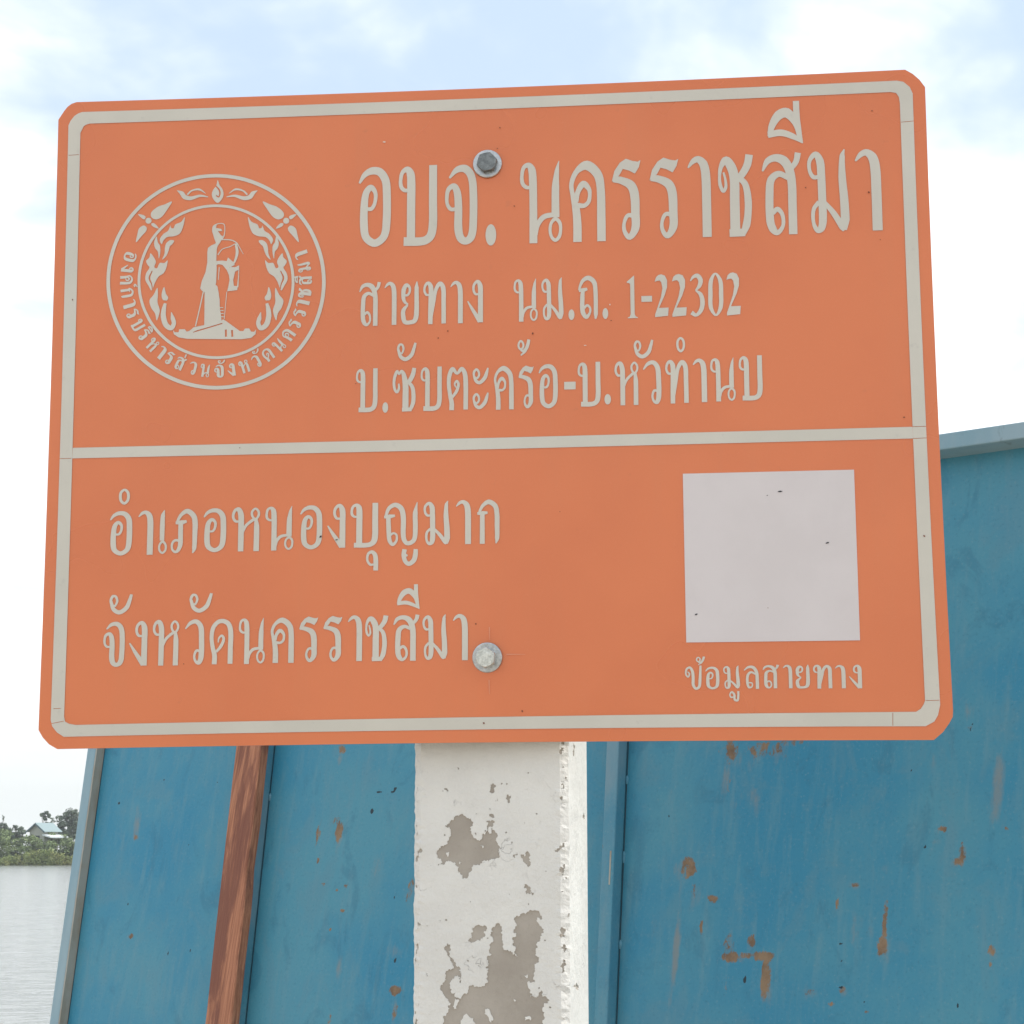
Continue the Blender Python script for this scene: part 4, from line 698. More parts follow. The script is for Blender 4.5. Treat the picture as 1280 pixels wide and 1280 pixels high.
GL = {'o': [[(106.0, 334.0, 16.0), (128.0, 334.0, 18.0), (143.0, 308.0, 16.0), (145.0, 262.0, 18.0), (124.0, 237.0, 26.0), (103.0, 262.0, 30.0), (95.0, 320.0, 34.0), (95.0, 415.0, 36.0), (106.0, 465.0, 34.0), (145.0, 490.0, 34.0), (185.0, 462.0, 34.0), (197.0, 400.0, 36.0), (197.0, 260.0, 36.0), (190.0, 205.0, 36.0), (164.0, 168.0, 36.0), (128.0, 162.0, 34.0), (95.0, 180.0, 24.0), (72.0, 217.0, 9.0)]], 'bo': [[(300.0, 249.0, 16.0), (277.0, 248.0, 18.0), (262.0, 232.0, 18.0), (259.0, 202.0, 16.0), (267.0, 166.0, 18.0), (289.0, 152.0, 27.0), (304.0, 172.0, 36.0), (308.0, 220.0, 38.0), (308.0, 300.0, 38.0), (308.0, 470.0, 38.0)], [(275.0, 483.0, 40.0), (365.0, 483.0, 38.0), (397.0, 462.0, 38.0), (408.0, 410.0, 38.0), (408.0, 300.0, 37.0), (408.0, 136.0, 36.0)]], 'jo': [[(515.0, 334.0, 16.0), (487.0, 334.0, 18.0), (470.0, 308.0, 16.0), (470.0, 262.0, 18.0), (480.0, 238.0, 22.0), (503.0, 230.0, 28.0), (518.0, 262.0, 34.0), (523.0, 330.0, 36.0), (523.0, 425.0, 38.0), (534.0, 468.0, 36.0), (558.0, 482.0, 32.0), (582.0, 465.0, 36.0), (592.0, 415.0, 36.0), (592.0, 240.0, 36.0), (580.0, 178.0, 36.0), (552.0, 150.0, 36.0), (515.0, 155.0, 28.0), (480.0, 192.0, 9.0)]], 'dot': [('P', [(696.0, 453.0), (695.1, 465.7), (692.7, 477.5), (688.7, 487.6), (683.5, 495.4), (677.5, 500.3), (671.0, 502.0), (664.5, 500.3), (658.5, 495.4), (653.3, 487.6), (649.3, 477.5), (646.9, 465.7), (646.0, 453.0), (646.9, 440.3), (649.3, 428.5), (653.3, 418.4), (658.5, 410.6), (664.5, 405.7), (671.0, 404.0), (677.5, 405.7), (683.5, 410.6), (688.7, 418.4), (692.7, 428.5), (695.1, 440.3)])], 'no': [[(856.0, 236.0, 14.0), (832.0, 233.0, 18.0), (816.0, 215.0, 18.0), (813.0, 180.0, 16.0), (822.0, 142.0, 18.0), (843.0, 132.0, 24.0), (858.0, 152.0, 34.0), (863.0, 200.0, 36.0), (865.0, 300.0, 35.0), (865.0, 490.0, 36.0)], [(983.0, 117.0, 3.0), (974.0, 160.0, 20.0), (967.0, 235.0, 34.0), (966.0, 375.0, 36.0)], [(966.0, 382.0, 18.0), (985.0, 400.0, 16.0), (989.0, 432.0, 14.0), (982.0, 464.0, 16.0), (965.0, 479.0, 16.0), (948.0, 464.0, 14.0), (941.0, 432.0, 14.0), (947.0, 400.0, 14.0), (966.0, 382.0, 18.0)], [(874.0, 452.0, 20.0), (884.0, 408.0, 22.0), (912.0, 372.0, 24.0), (958.0, 362.0, 22.0)]], 'kho': [[(1174.0, 483.0, 38.0), (1174.0, 380.0, 38.0), (1172.0, 240.0, 36.0), (1158.0, 178.0, 40.0), (1110.0, 137.0, 44.0), (1065.0, 163.0, 24.0), (1041.0, 218.0, 20.0), (1046.0, 270.0, 20.0), (1060.0, 330.0, 34.0), (1066.0, 400.0, 37.0), (1066.0, 483.0, 38.0)], [(1060.0, 300.0, 24.0), (1070.0, 255.0, 22.0), (1095.0, 221.0, 30.0), (1119.0, 245.0, 20.0), (1123.0, 272.0, 16.0), (1117.0, 303.0, 18.0), (1097.0, 320.0, 20.0), (1070.0, 318.0, 24.0)]], 'ro': [('P', [(18.0, 415.0), (30.0, 368.0), (55.0, 332.0), (82.0, 315.0), (112.0, 326.0), (135.0, 330.0), (148.0, 323.0), (140.0, 355.0), (122.0, 383.0), (95.0, 368.0), (68.0, 360.0), (52.0, 388.0)]), [(24.0, 404.0, 28.0), (60.0, 411.0, 32.0), (103.0, 434.0, 40.0), (119.0, 475.0, 40.0), (122.0, 560.0, 38.0), (121.0, 625.0, 36.0), (95.0, 664.0, 24.0), (74.0, 640.0, 18.0), (71.0, 603.0, 15.0), (88.0, 568.0, 18.0), (121.0, 572.0, 22.0)]], 'aa': [[(356.0, 352.0, 7.0), (380.0, 323.0, 24.0), (402.0, 315.0, 30.0), (425.0, 336.0, 38.0), (435.0, 385.0, 40.0), (437.0, 500.0, 40.0), (437.0, 664.0, 40.0)]], 'cho': [[(562.0, 655.0, 44.0), (562.0, 500.0, 43.0), (562.0, 400.0, 42.0), (550.0, 350.0, 42.0), (526.0, 318.0, 36.0), (504.0, 345.0, 20.0), (496.0, 390.0, 13.0), (499.0, 430.0, 16.0), (512.0, 456.0, 16.0), (523.0, 440.0, 14.0), (522.0, 405.0, 11.0), (514.0, 372.0, 9.0)], [(631.0, 296.0, 34.0), (622.0, 340.0, 34.0), (600.0, 380.0, 32.0), (575.0, 408.0, 30.0)], [(585.0, 398.0, 24.0), (611.0, 430.0, 28.0), (622.0, 500.0, 32.0), (620.0, 560.0, 32.0), (612.0, 610.0, 34.0), (596.0, 648.0, 26.0)], [(536.0, 644.0, 34.0), (606.0, 643.0, 34.0)]], 'so': [[(688.0, 367.0, 8.0), (712.0, 322.0, 28.0), (748.0, 308.0, 34.0), (785.0, 322.0, 42.0), (808.0, 360.0, 40.0), (819.0, 420.0, 38.0), (820.0, 520.0, 38.0), (820.0, 655.0, 38.0)], [(850.0, 288.0, 28.0), (842.0, 325.0, 26.0), (825.0, 350.0, 24.0), (805.0, 366.0, 20.0)], [(806.0, 402.0, 22.0), (762.0, 381.0, 28.0), (727.0, 405.0, 34.0), (718.0, 465.0, 36.0), (718.0, 590.0, 36.0), (730.0, 630.0, 34.0), (750.0, 646.0, 22.0), (775.0, 615.0, 16.0), (773.0, 565.0, 18.0), (752.0, 540.0, 22.0), (730.0, 558.0, 20.0)]], 'ii': [[(716.0, 215.0, 20.0), (727.0, 168.0, 30.0), (758.0, 122.0, 42.0), (795.0, 112.0, 44.0), (835.0, 160.0, 30.0), (852.0, 232.0, 18.0)], [(838.0, 60.0, 28.0), (839.0, 120.0, 28.0), (847.0, 180.0, 22.0), (862.0, 250.0, 6.0)], [(708.0, 207.0, 28.0), (768.0, 200.0, 30.0), (820.0, 218.0, 26.0), (862.0, 244.0, 12.0)]], 'mo': [[(940.0, 395.0, 16.0), (913.0, 396.0, 20.0), (896.0, 365.0, 16.0), (898.0, 320.0, 18.0), (925.0, 294.0, 26.0), (944.0, 325.0, 36.0), (948.0, 380.0, 36.0), (950.0, 500.0, 36.0), (950.0, 590.0, 36.0), (942.0, 625.0, 32.0), (925.0, 634.0, 22.0), (908.0, 600.0, 16.0), (910.0, 540.0, 18.0), (935.0, 507.0, 20.0)], [(960.0, 510.0, 18.0), (1000.0, 560.0, 26.0), (1038.0, 622.0, 30.0), (1048.0, 636.0, 20.0)], [(1056.0, 276.0, 5.0), (1046.0, 305.0, 24.0), (1043.0, 400.0, 34.0), (1049.0, 500.0, 38.0), (1051.0, 590.0, 40.0), (1048.0, 636.0, 18.0)]], 'yo': [[(433.0, 103.0, 5.0), (431.0, 140.0, 25.0), (431.0, 300.0, 29.0), (420.0, 340.0, 28.0), (390.0, 350.0, 24.0), (362.0, 346.0, 26.0), (352.0, 315.0, 27.0), (353.0, 275.0, 25.0), (378.0, 244.0, 12.0)], [(380.0, 242.0, 10.0), (360.0, 225.0, 18.0), (352.0, 200.0, 24.0), (354.0, 150.0, 27.0), (370.0, 124.0, 24.0), (388.0, 137.0, 15.0), (389.0, 165.0, 14.0), (376.0, 185.0, 14.0), (358.0, 183.0, 14.0)]], 'tho': [[(505.0, 182.0, 12.0), (486.0, 178.0, 15.0), (475.0, 150.0, 13.0), (484.0, 118.0, 16.0), (500.0, 110.0, 22.0), (514.0, 133.0, 29.0), (515.0, 200.0, 29.0), (513.0, 280.0, 28.0), (512.0, 357.0, 27.0)], [(516.0, 325.0, 16.0), (533.0, 220.0, 20.0), (545.0, 150.0, 22.0), (570.0, 114.0, 26.0), (589.0, 140.0, 28.0), (592.0, 220.0, 27.0), (593.0, 355.0, 27.0)]], 'ngo': [[(800.0, 181.0, 12.0), (778.0, 178.0, 14.0), (767.0, 152.0, 14.0), (772.0, 120.0, 15.0), (792.0, 104.0, 20.0), (806.0, 130.0, 29.0), (808.0, 200.0, 29.0), (808.0, 348.0, 30.0)], [(733.0, 220.0, 7.0), (760.0, 268.0, 18.0), (806.0, 343.0, 28.0)]], 'thung': [[(256.0, 329.0, 10.0), (258.0, 300.0, 25.0), (257.0, 160.0, 26.0), (248.0, 110.0, 28.0), (215.0, 85.0, 28.0), (182.0, 98.0, 22.0), (163.0, 132.0, 16.0), (157.0, 157.0, 14.0)], [(155.0, 157.0, 18.0), (182.0, 156.0, 24.0), (207.0, 150.0, 16.0)], [(180.0, 155.0, 22.0), (176.0, 200.0, 27.0), (178.0, 285.0, 28.0), (200.0, 316.0, 24.0), (221.0, 292.0, 14.0), (223.0, 264.0, 13.0), (205.0, 247.0, 15.0), (186.0, 264.0, 14.0)]], '1': [('P', [(443.0, 106.0), (488.0, 68.0), (489.0, 298.0), (495.0, 312.0), (508.0, 318.0), (508.0, 322.0), (447.0, 322.0), (447.0, 318.0), (460.0, 312.0), (465.0, 298.0), (464.0, 122.0), (459.0, 114.0), (445.0, 112.0)])], '-': [('P', [(530.0, 190.0), (593.0, 190.0), (593.0, 225.0), (530.0, 225.0)])], '2': [('P', [(610.0, 105.0), (618.0, 78.0), (632.0, 65.0), (650.0, 61.0), (672.0, 70.0), (685.0, 98.0), (684.0, 140.0), (668.0, 190.0), (644.0, 240.0), (634.0, 262.0), (692.0, 261.0), (688.0, 310.0), (610.0, 316.0), (610.0, 300.0), (630.0, 244.0), (647.0, 195.0), (656.0, 145.0), (650.0, 110.0), (640.0, 98.0), (624.0, 100.0)])], '3': [[(820.0, 100.0, 6.0), (838.0, 76.0, 18.0), (862.0, 69.0, 26.0), (881.0, 94.0, 28.0), (875.0, 128.0, 24.0), (852.0, 155.0, 10.0)], [(850.0, 155.0, 8.0), (880.0, 180.0, 24.0), (891.0, 225.0, 28.0), (881.0, 273.0, 26.0), (852.0, 302.0, 18.0), (824.0, 286.0, 26.0)]], '0': [[(970.0, 58.0, 11.0), (1001.0, 100.0, 26.0), (1005.0, 180.0, 28.0), (1000.0, 260.0, 26.0), (970.0, 304.0, 11.0), (939.0, 260.0, 26.0), (937.0, 180.0, 28.0), (942.0, 100.0, 26.0), (970.0, 58.0, 11.0)]], 'sso': [[(352.0, 474.0, 36.0), (352.0, 400.0, 35.0), (352.0, 340.0, 34.0), (346.0, 290.0, 30.0), (337.0, 258.0, 22.0), (326.0, 246.0, 14.0), (314.0, 264.0, 10.0), (303.0, 247.0, 16.0), (291.0, 270.0, 18.0), (284.0, 310.0, 16.0), (289.0, 350.0, 16.0), (302.0, 367.0, 15.0), (313.0, 347.0, 14.0), (312.0, 318.0, 9.0)], [(402.0, 230.0, 22.0), (395.0, 265.0, 26.0), (378.0, 300.0, 26.0), (362.0, 315.0, 24.0)], [(370.0, 311.0, 18.0), (391.0, 340.0, 22.0), (398.0, 380.0, 24.0), (396.0, 430.0, 24.0), (382.0, 466.0, 20.0)], [(332.0, 468.0, 22.0), (388.0, 467.0, 22.0)]], 'a': [[(336.0, 143.0, 10.0), (318.0, 142.0, 13.0), (309.0, 118.0, 13.0), (318.0, 94.0, 14.0), (332.0, 95.0, 12.0), (340.0, 117.0, 12.0), (334.0, 140.0, 10.0)], [(310.0, 120.0, 14.0), (324.0, 162.0, 20.0), (352.0, 178.0, 22.0), (385.0, 155.0, 22.0), (400.0, 115.0, 18.0), (408.0, 85.0, 13.0)]], 'to': [[(617.0, 470.0, 28.0), (617.0, 430.0, 26.0), (607.0, 380.0, 23.0), (600.0, 325.0, 22.0), (604.0, 275.0, 24.0), (622.0, 240.0, 24.0), (648.0, 266.0, 14.0), (674.0, 240.0, 22.0), (692.0, 265.0, 26.0), (698.0, 320.0, 27.0), (698.0, 468.0, 26.0)], [(620.0, 398.0, 16.0), (645.0, 365.0, 18.0), (656.0, 327.0, 16.0), (646.0, 308.0, 14.0), (634.0, 325.0, 10.0), (644.0, 347.0, 6.0)]], 'ah': [[(757.0, 236.0, 14.0), (770.0, 252.0, 12.0), (770.0, 275.0, 12.0), (757.0, 288.0, 12.0), (744.0, 275.0, 12.0), (743.0, 252.0, 14.0), (757.0, 236.0, 14.0)], [(743.0, 275.0, 13.0), (755.0, 303.0, 18.0), (775.0, 313.0, 20.0), (803.0, 287.0, 22.0), (815.0, 255.0, 18.0), (822.0, 228.0, 8.0)], [(757.0, 379.0, 14.0), (770.0, 395.0, 12.0), (770.0, 418.0, 12.0), (757.0, 431.0, 12.0), (744.0, 418.0, 12.0), (743.0, 395.0, 14.0), (757.0, 379.0, 14.0)], [(743.0, 418.0, 13.0), (755.0, 446.0, 18.0), (775.0, 456.0, 20.0), (803.0, 430.0, 22.0), (815.0, 398.0, 18.0), (822.0, 371.0, 8.0)]], 'tt': [[(1010.0, 73.0, 12.0), (1024.0, 88.0, 12.0), (1024.0, 110.0, 12.0), (1010.0, 122.0, 12.0), (998.0, 110.0, 12.0), (998.0, 88.0, 12.0), (1010.0, 73.0, 12.0)], [(1004.0, 118.0, 8.0), (1020.0, 132.0, 14.0), (1040.0, 122.0, 20.0), (1052.0, 95.0, 20.0), (1058.0, 65.0, 18.0)], [(1010.0, 158.0, 8.0), (1035.0, 135.0, 16.0), (1050.0, 105.0, 12.0)]], 'ho': [[(396.0, 270.0, 12.0), (376.0, 268.0, 14.0), (364.0, 242.0, 13.0), (372.0, 208.0, 15.0), (390.0, 200.0, 24.0), (402.0, 230.0, 28.0), (404.0, 280.0, 28.0), (404.0, 440.0, 27.0)], [(473.0, 198.0, 12.0), (488.0, 215.0, 12.0), (488.0, 240.0, 12.0), (473.0, 258.0, 12.0), (458.0, 240.0, 12.0), (457.0, 215.0, 12.0), (473.0, 198.0, 12.0)], [(476.0, 258.0, 16.0), (480.0, 300.0, 26.0), (480.0, 440.0, 27.0)], [(410.0, 340.0, 10.0), (428.0, 294.0, 15.0), (466.0, 258.0, 16.0)]], 'wo': [[(522.0, 237.0, 7.0), (548.0, 206.0, 20.0), (578.0, 198.0, 24.0), (602.0, 225.0, 28.0), (608.0, 285.0, 28.0), (608.0, 390.0, 28.0), (597.0, 422.0, 24.0), (581.0, 417.0, 14.0), (572.0, 388.0, 12.0), (583.0, 357.0, 14.0), (606.0, 362.0, 14.0)]], 'ring': [[(735.0, 58.0, 13.0), (752.0, 75.0, 14.0), (752.0, 115.0, 14.0), (735.0, 133.0, 14.0), (718.0, 115.0, 14.0), (717.0, 75.0, 14.0), (735.0, 58.0, 13.0)]], 'e': [[(390.0, 170.0, 4.0), (381.0, 200.0, 24.0), (379.0, 260.0, 28.0), (379.0, 345.0, 26.0)], [(383.0, 351.0, 14.0), (400.0, 370.0, 12.0), (400.0, 400.0, 12.0), (383.0, 416.0, 12.0), (366.0, 400.0, 12.0), (366.0, 370.0, 12.0), (383.0, 351.0, 14.0)]], 'pho': [[(554.0, 420.0, 6.0), (563.0, 395.0, 24.0), (565.0, 300.0, 28.0), (565.0, 250.0, 30.0), (556.0, 208.0, 30.0), (520.0, 179.0, 28.0), (487.0, 198.0, 20.0), (467.0, 232.0, 16.0), (464.0, 246.0, 12.0)], [(455.0, 245.0, 16.0), (490.0, 243.0, 26.0), (517.0, 237.0, 15.0)], [(484.0, 243.0, 26.0), (484.0, 310.0, 27.0), (484.0, 370.0, 26.0), (472.0, 403.0, 20.0), (456.0, 412.0, 14.0), (439.0, 395.0, 12.0), (439.0, 362.0, 13.0), (456.0, 345.0, 14.0), (484.0, 350.0, 14.0)]], 'u': [[(398.0, 482.0, 12.0), (378.0, 482.0, 14.0), (362.0, 455.0, 13.0), (367.0, 418.0, 15.0), (388.0, 407.0, 20.0), (405.0, 425.0, 26.0), (410.0, 460.0, 27.0), (410.0, 518.0, 27.0)]], 'yo2': [[(457.0, 212.0, 14.0), (490.0, 208.0, 24.0), (520.0, 204.0, 13.0)], [(466.0, 208.0, 16.0), (484.0, 162.0, 22.0), (520.0, 142.0, 26.0), (555.0, 163.0, 30.0), (568.0, 215.0, 30.0), (569.0, 325.0, 28.0), (584.0, 360.0, 24.0), (608.0, 363.0, 24.0), (632.0, 342.0, 26.0), (638.0, 280.0, 28.0), (637.0, 190.0, 28.0), (648.0, 128.0, 4.0)], [(481.0, 212.0, 26.0), (485.0, 300.0, 27.0), (490.0, 348.0, 24.0), (508.0, 370.0, 18.0), (529.0, 348.0, 14.0), (529.0, 315.0, 12.0), (512.0, 305.0, 12.0), (490.0, 318.0, 14.0)], [(577.0, 398.0, 26.0), (572.0, 432.0, 26.0), (582.0, 468.0, 24.0), (603.0, 482.0, 24.0), (630.0, 462.0, 28.0), (639.0, 430.0, 28.0), (641.0, 398.0, 24.0)], [(572.0, 425.0, 14.0), (594.0, 436.0, 12.0)]], 'ko': [[(1096.0, 364.0, 6.0), (1103.0, 335.0, 25.0), (1103.0, 260.0, 28.0), (1102.0, 195.0, 28.0), (1092.0, 148.0, 28.0), (1055.0, 124.0, 28.0), (1022.0, 143.0, 20.0), (1003.0, 175.0, 15.0), (998.0, 190.0, 10.0)], [(988.0, 190.0, 15.0), (1020.0, 188.0, 24.0), (1048.0, 186.0, 13.0)], [(1017.0, 190.0, 26.0), (1017.0, 280.0, 28.0), (1017.0, 365.0, 29.0)]], 'do': [[(678.0, 505.0, 28.0), (679.0, 455.0, 27.0), (667.0, 405.0, 23.0), (660.0, 350.0, 22.0), (668.0, 295.0, 24.0), (695.0, 262.0, 24.0), (725.0, 257.0, 25.0), (755.0, 275.0, 27.0), (768.0, 320.0, 28.0), (768.0, 410.0, 28.0), (768.0, 503.0, 28.0)], [(688.0, 434.0, 14.0), (715.0, 400.0, 18.0), (729.0, 360.0, 16.0), (718.0, 341.0, 14.0), (702.0, 355.0, 10.0), (698.0, 380.0, 7.0)]], 'kh': [[(96.0, 146.0, 5.0), (108.0, 160.0, 10.0), (99.0, 178.0, 9.0), (86.0, 160.0, 10.0), (92.0, 130.0, 12.0), (112.0, 122.0, 14.0), (127.0, 148.0, 18.0), (130.0, 190.0, 18.0), (130.0, 225.0, 18.0), (145.0, 248.0, 14.0), (165.0, 238.0, 16.0), (171.0, 200.0, 18.0), (176.0, 110.0, 12.0)]], 'uu': [[(385.0, 300.0, 8.0), (366.0, 303.0, 10.0), (358.0, 287.0, 9.0), (370.0, 270.0, 11.0), (385.0, 285.0, 14.0), (388.0, 318.0, 14.0), (405.0, 322.0, 14.0), (410.0, 300.0, 14.0), (411.0, 265.0, 13.0)]], 'lo': [[(443.0, 134.0, 6.0), (468.0, 115.0, 14.0), (498.0, 116.0, 19.0), (518.0, 145.0, 20.0), (522.0, 200.0, 20.0), (522.0, 250.0, 20.0)], [(518.0, 162.0, 9.0), (486.0, 146.0, 13.0), (466.0, 163.0, 16.0), (462.0, 210.0, 16.0), (471.0, 240.0, 14.0), (489.0, 236.0, 8.0), (490.0, 214.0, 8.0), (470.0, 211.0, 8.0)]], 'i': [[(0.0, 40.0, 8.0), (12.0, 14.0, 16.0), (40.0, 4.0, 18.0), (70.0, 20.0, 16.0), (86.0, 44.0, 12.0)], [(0.0, 40.0, 14.0), (50.0, 38.0, 14.0), (86.0, 46.0, 12.0)]], 'ek': [[(0.0, 0.0, 14.0), (0.0, 50.0, 14.0)]], 'kan': [[(10.0, 30.0, 10.0), (24.0, 40.0, 10.0), (12.0, 50.0, 10.0), (0.0, 40.0, 10.0), (4.0, 24.0, 10.0), (30.0, 0.0, 10.0)]]}
GM = {}
def glyph(g, bold=1.0):
    g0 = g; g = (g0, bold)
    if g not in GM:
        V, F = merge(art_polys([[(p[0], p[1], p[2] * bold) for p in st] if not isinstance(st, tuple) else st for st in GL[g0]]))
        used = sorted({i for f in F for i in f}); mp = {i: k for k, i in enumerate(used)}
        P = np.array([V[i] for i in used]); lo_, hi_ = P.min(0), P.max(0)
        U = (P - lo_) / (hi_ - lo_); U[:, 1] = 1 - U[:, 1]
        GM[g] = (U, [[mp[i] for i in f] for f in F])
    return GM[g]
for lab, items in [('large white Thai lettering in the top line', [('o', -130.4, -96.4, 169.7, 255.6), ('bo', -88.5, -48.3, 169.4, 255.4), ('jo', -40.4, -6.9, 169.1, 254.6), ('dot', 1.5, 12.5, 167.2, 189.9), ('no', 37.0, 80.1, 168.2, 255.1), ('kho', 87.4, 124.3, 168.1, 254.2), ('ro', 131.0, 160.5, 168.6, 254.7), ('ro', 169.4, 198.8, 168.8, 254.5), ('aa', 207.9, 231.3, 169.0, 254.8), ('cho', 238.6, 274.3, 168.3, 255.1), ('so', 282.7, 322.5, 168.4, 255.2), ('ii', 289.4, 325.1, 264.2, 309.7), ('mo', 328.4, 369.2, 169.2, 256.6), ('aa', 375.9, 401.6, 170.2, 255.7)]), ('white Thai word opening the second line', [('so', -128.4, -106.1, 85.9, 132.6), ('aa', -102.3, -89.7, 86.7, 132.3), ('yo', -85.2, -66.6, 86.5, 131.8), ('tho', -62.3, -38.9, 86.3, 131.4), ('aa', -34.5, -21.6, 86.4, 131.2), ('ngo', -17.2, -1.0, 86.4, 131.5)]), ('white route code of Thai letters and numerals right of the gap', [('no', 30.2, 54.7, 86.3, 131.2), ('mo', 58.5, 80.9, 86.9, 131.4), ('dot', 85.9, 91.9, 86.5, 97.6), ('thung', 95.8, 115.7, 86.9, 132.4), ('dot', 120.3, 126.0, 86.6, 98.0), ('1', 144.9, 155.9, 86.7, 131.3), ('-', 159.6, 170.3, 103.3, 109.4), ('2', 173.2, 186.8, 87.1, 131.5), ('2', 190.5, 204.9, 86.9, 131.3), ('3', 208.4, 223.1, 86.4, 131.2), ('0', 226.5, 241.7, 86.4, 131.5), ('2', 245.0, 258.8, 86.7, 131.3)]), ('white village line of Thai lettering above the divider', [('bo', -130.8, -108.3, -3.7, 41.8), ('dot', -103.3, -97.4, -4.7, 6.2), ('sso', -93.1, -69.1, -3.9, 41.5), ('a', -88.9, -68.8, 48.4, 67.6), ('bo', -64.5, -42.7, -4.0, 41.9), ('to', -37.7, -16.0, -3.7, 41.2), ('ah', -11.5, 4.8, -3.4, 39.5), ('kho', 10.1, 30.2, -4.3, 40.9), ('ro', 34.9, 50.5, -3.6, 40.6), ('tt', 34.1, 47.1, 50.7, 67.9), ('o', 55.3, 74.7, -4.1, 41.5), ('-', 81.1, 92.6, 14.8, 22.7), ('bo', 94.7, 117.7, -3.3, 42.6), ('dot', 121.4, 127.9, -1.6, 9.1), ('ho', 131.7, 155.7, -2.8, 42.5), ('a', 151.2, 171.0, 44.7, 64.0), ('wo', 160.1, 178.4, -2.5, 42.7), ('tho', 182.4, 205.4, -2.2, 42.6), ('ring', 193.8, 202.6, 50.0, 65.9), ('aa', 209.8, 223.7, -1.5, 43.2), ('no', 227.2, 252.0, -1.2, 43.5), ('bo', 255.5, 278.8, -1.0, 44.9)]), ('white district line of Thai lettering under the divider', [('ring', -373.7, -362.2, -93.9, -77.3), ('o', -382.3, -358.6, -146.1, -100.4), ('aa', -352.8, -336.8, -145.8, -100.3), ('e', -331.4, -322.3, -145.2, -100.1), ('pho', -318.4, -290.9, -145.0, -99.3), ('o', -285.3, -261.5, -144.3, -99.3), ('ho', -256.1, -227.0, -143.9, -98.7), ('no', -221.6, -192.4, -143.6, -98.4), ('o', -186.1, -163.2, -143.1, -98.2), ('ngo', -158.3, -139.6, -142.3, -97.2), ('bo', -134.8, -106.3, -142.2, -96.9), ('u', -118.4, -106.0, -165.5, -145.0), ('yo2', -100.6, -66.1, -161.4, -96.9), ('mo', -60.7, -33.9, -141.0, -96.1), ('aa', -28.1, -12.8, -140.4, -95.8), ('ko', -6.6, 15.8, -140.4, -95.7)]), ('white province line of Thai lettering at the bottom left', [('a', -380.0, -356.0, -206.1, -185.6), ('jo', -385.0, -362.8, -258.9, -213.4), ('ngo', -358.4, -339.6, -258.3, -212.9), ('ho', -334.4, -307.2, -258.1, -212.0), ('a', -297.5, -273.8, -205.4, -185.6), ('wo', -301.4, -281.2, -257.7, -212.0), ('do', -275.9, -251.8, -257.5, -211.9), ('no', -246.4, -219.4, -257.5, -211.4), ('kho', -213.9, -190.1, -256.8, -211.4), ('ro', -185.1, -166.0, -256.4, -210.7), ('ro', -160.7, -141.6, -256.1, -210.4), ('aa', -136.0, -121.4, -255.8, -210.1), ('cho', -118.4, -95.2, -256.1, -210.4), ('so', -90.3, -64.0, -256.4, -210.0), ('ii', -86.8, -63.9, -204.7, -179.9), ('mo', -61.1, -36.1, -255.5, -210.3), ('aa', -30.8, -15.7, -256.1, -210.2)]), ('small white caption under the pale square label', [('tt', 208.0, 216.9, -263.4, -255.0), ('kh', 197.2, 213.4, -287.5, -263.8), ('o', 216.9, 230.5, -287.2, -265.1), ('mo', 234.2, 250.3, -286.9, -264.2), ('uu', 239.6, 249.5, -299.2, -289.0), ('lo', 254.1, 268.6, -287.1, -264.4), ('so', 272.3, 288.2, -286.9, -263.8), ('aa', 291.8, 300.7, -286.8, -264.0), ('yo', 303.8, 317.5, -287.2, -264.1), ('tho', 320.6, 338.8, -287.4, -264.3), ('aa', 341.6, 351.7, -287.3, -264.8), ('ngo', 354.8, 367.2, -287.7, -264.7)])]:
    V2, F2 = [], []
    for g, x0, x1, z0, z1 in items:
        U, F = glyph(g); k = len(V2)
        V2 += [(x0 + u * (x1 - x0), z0 + v * (z1 - z0)) for u, v in U]; F2 += [[i + k for i in f] for f in F]
    o = sheet('lettering', V2, F2, -0.0006, M['white']); o['label'] = lab

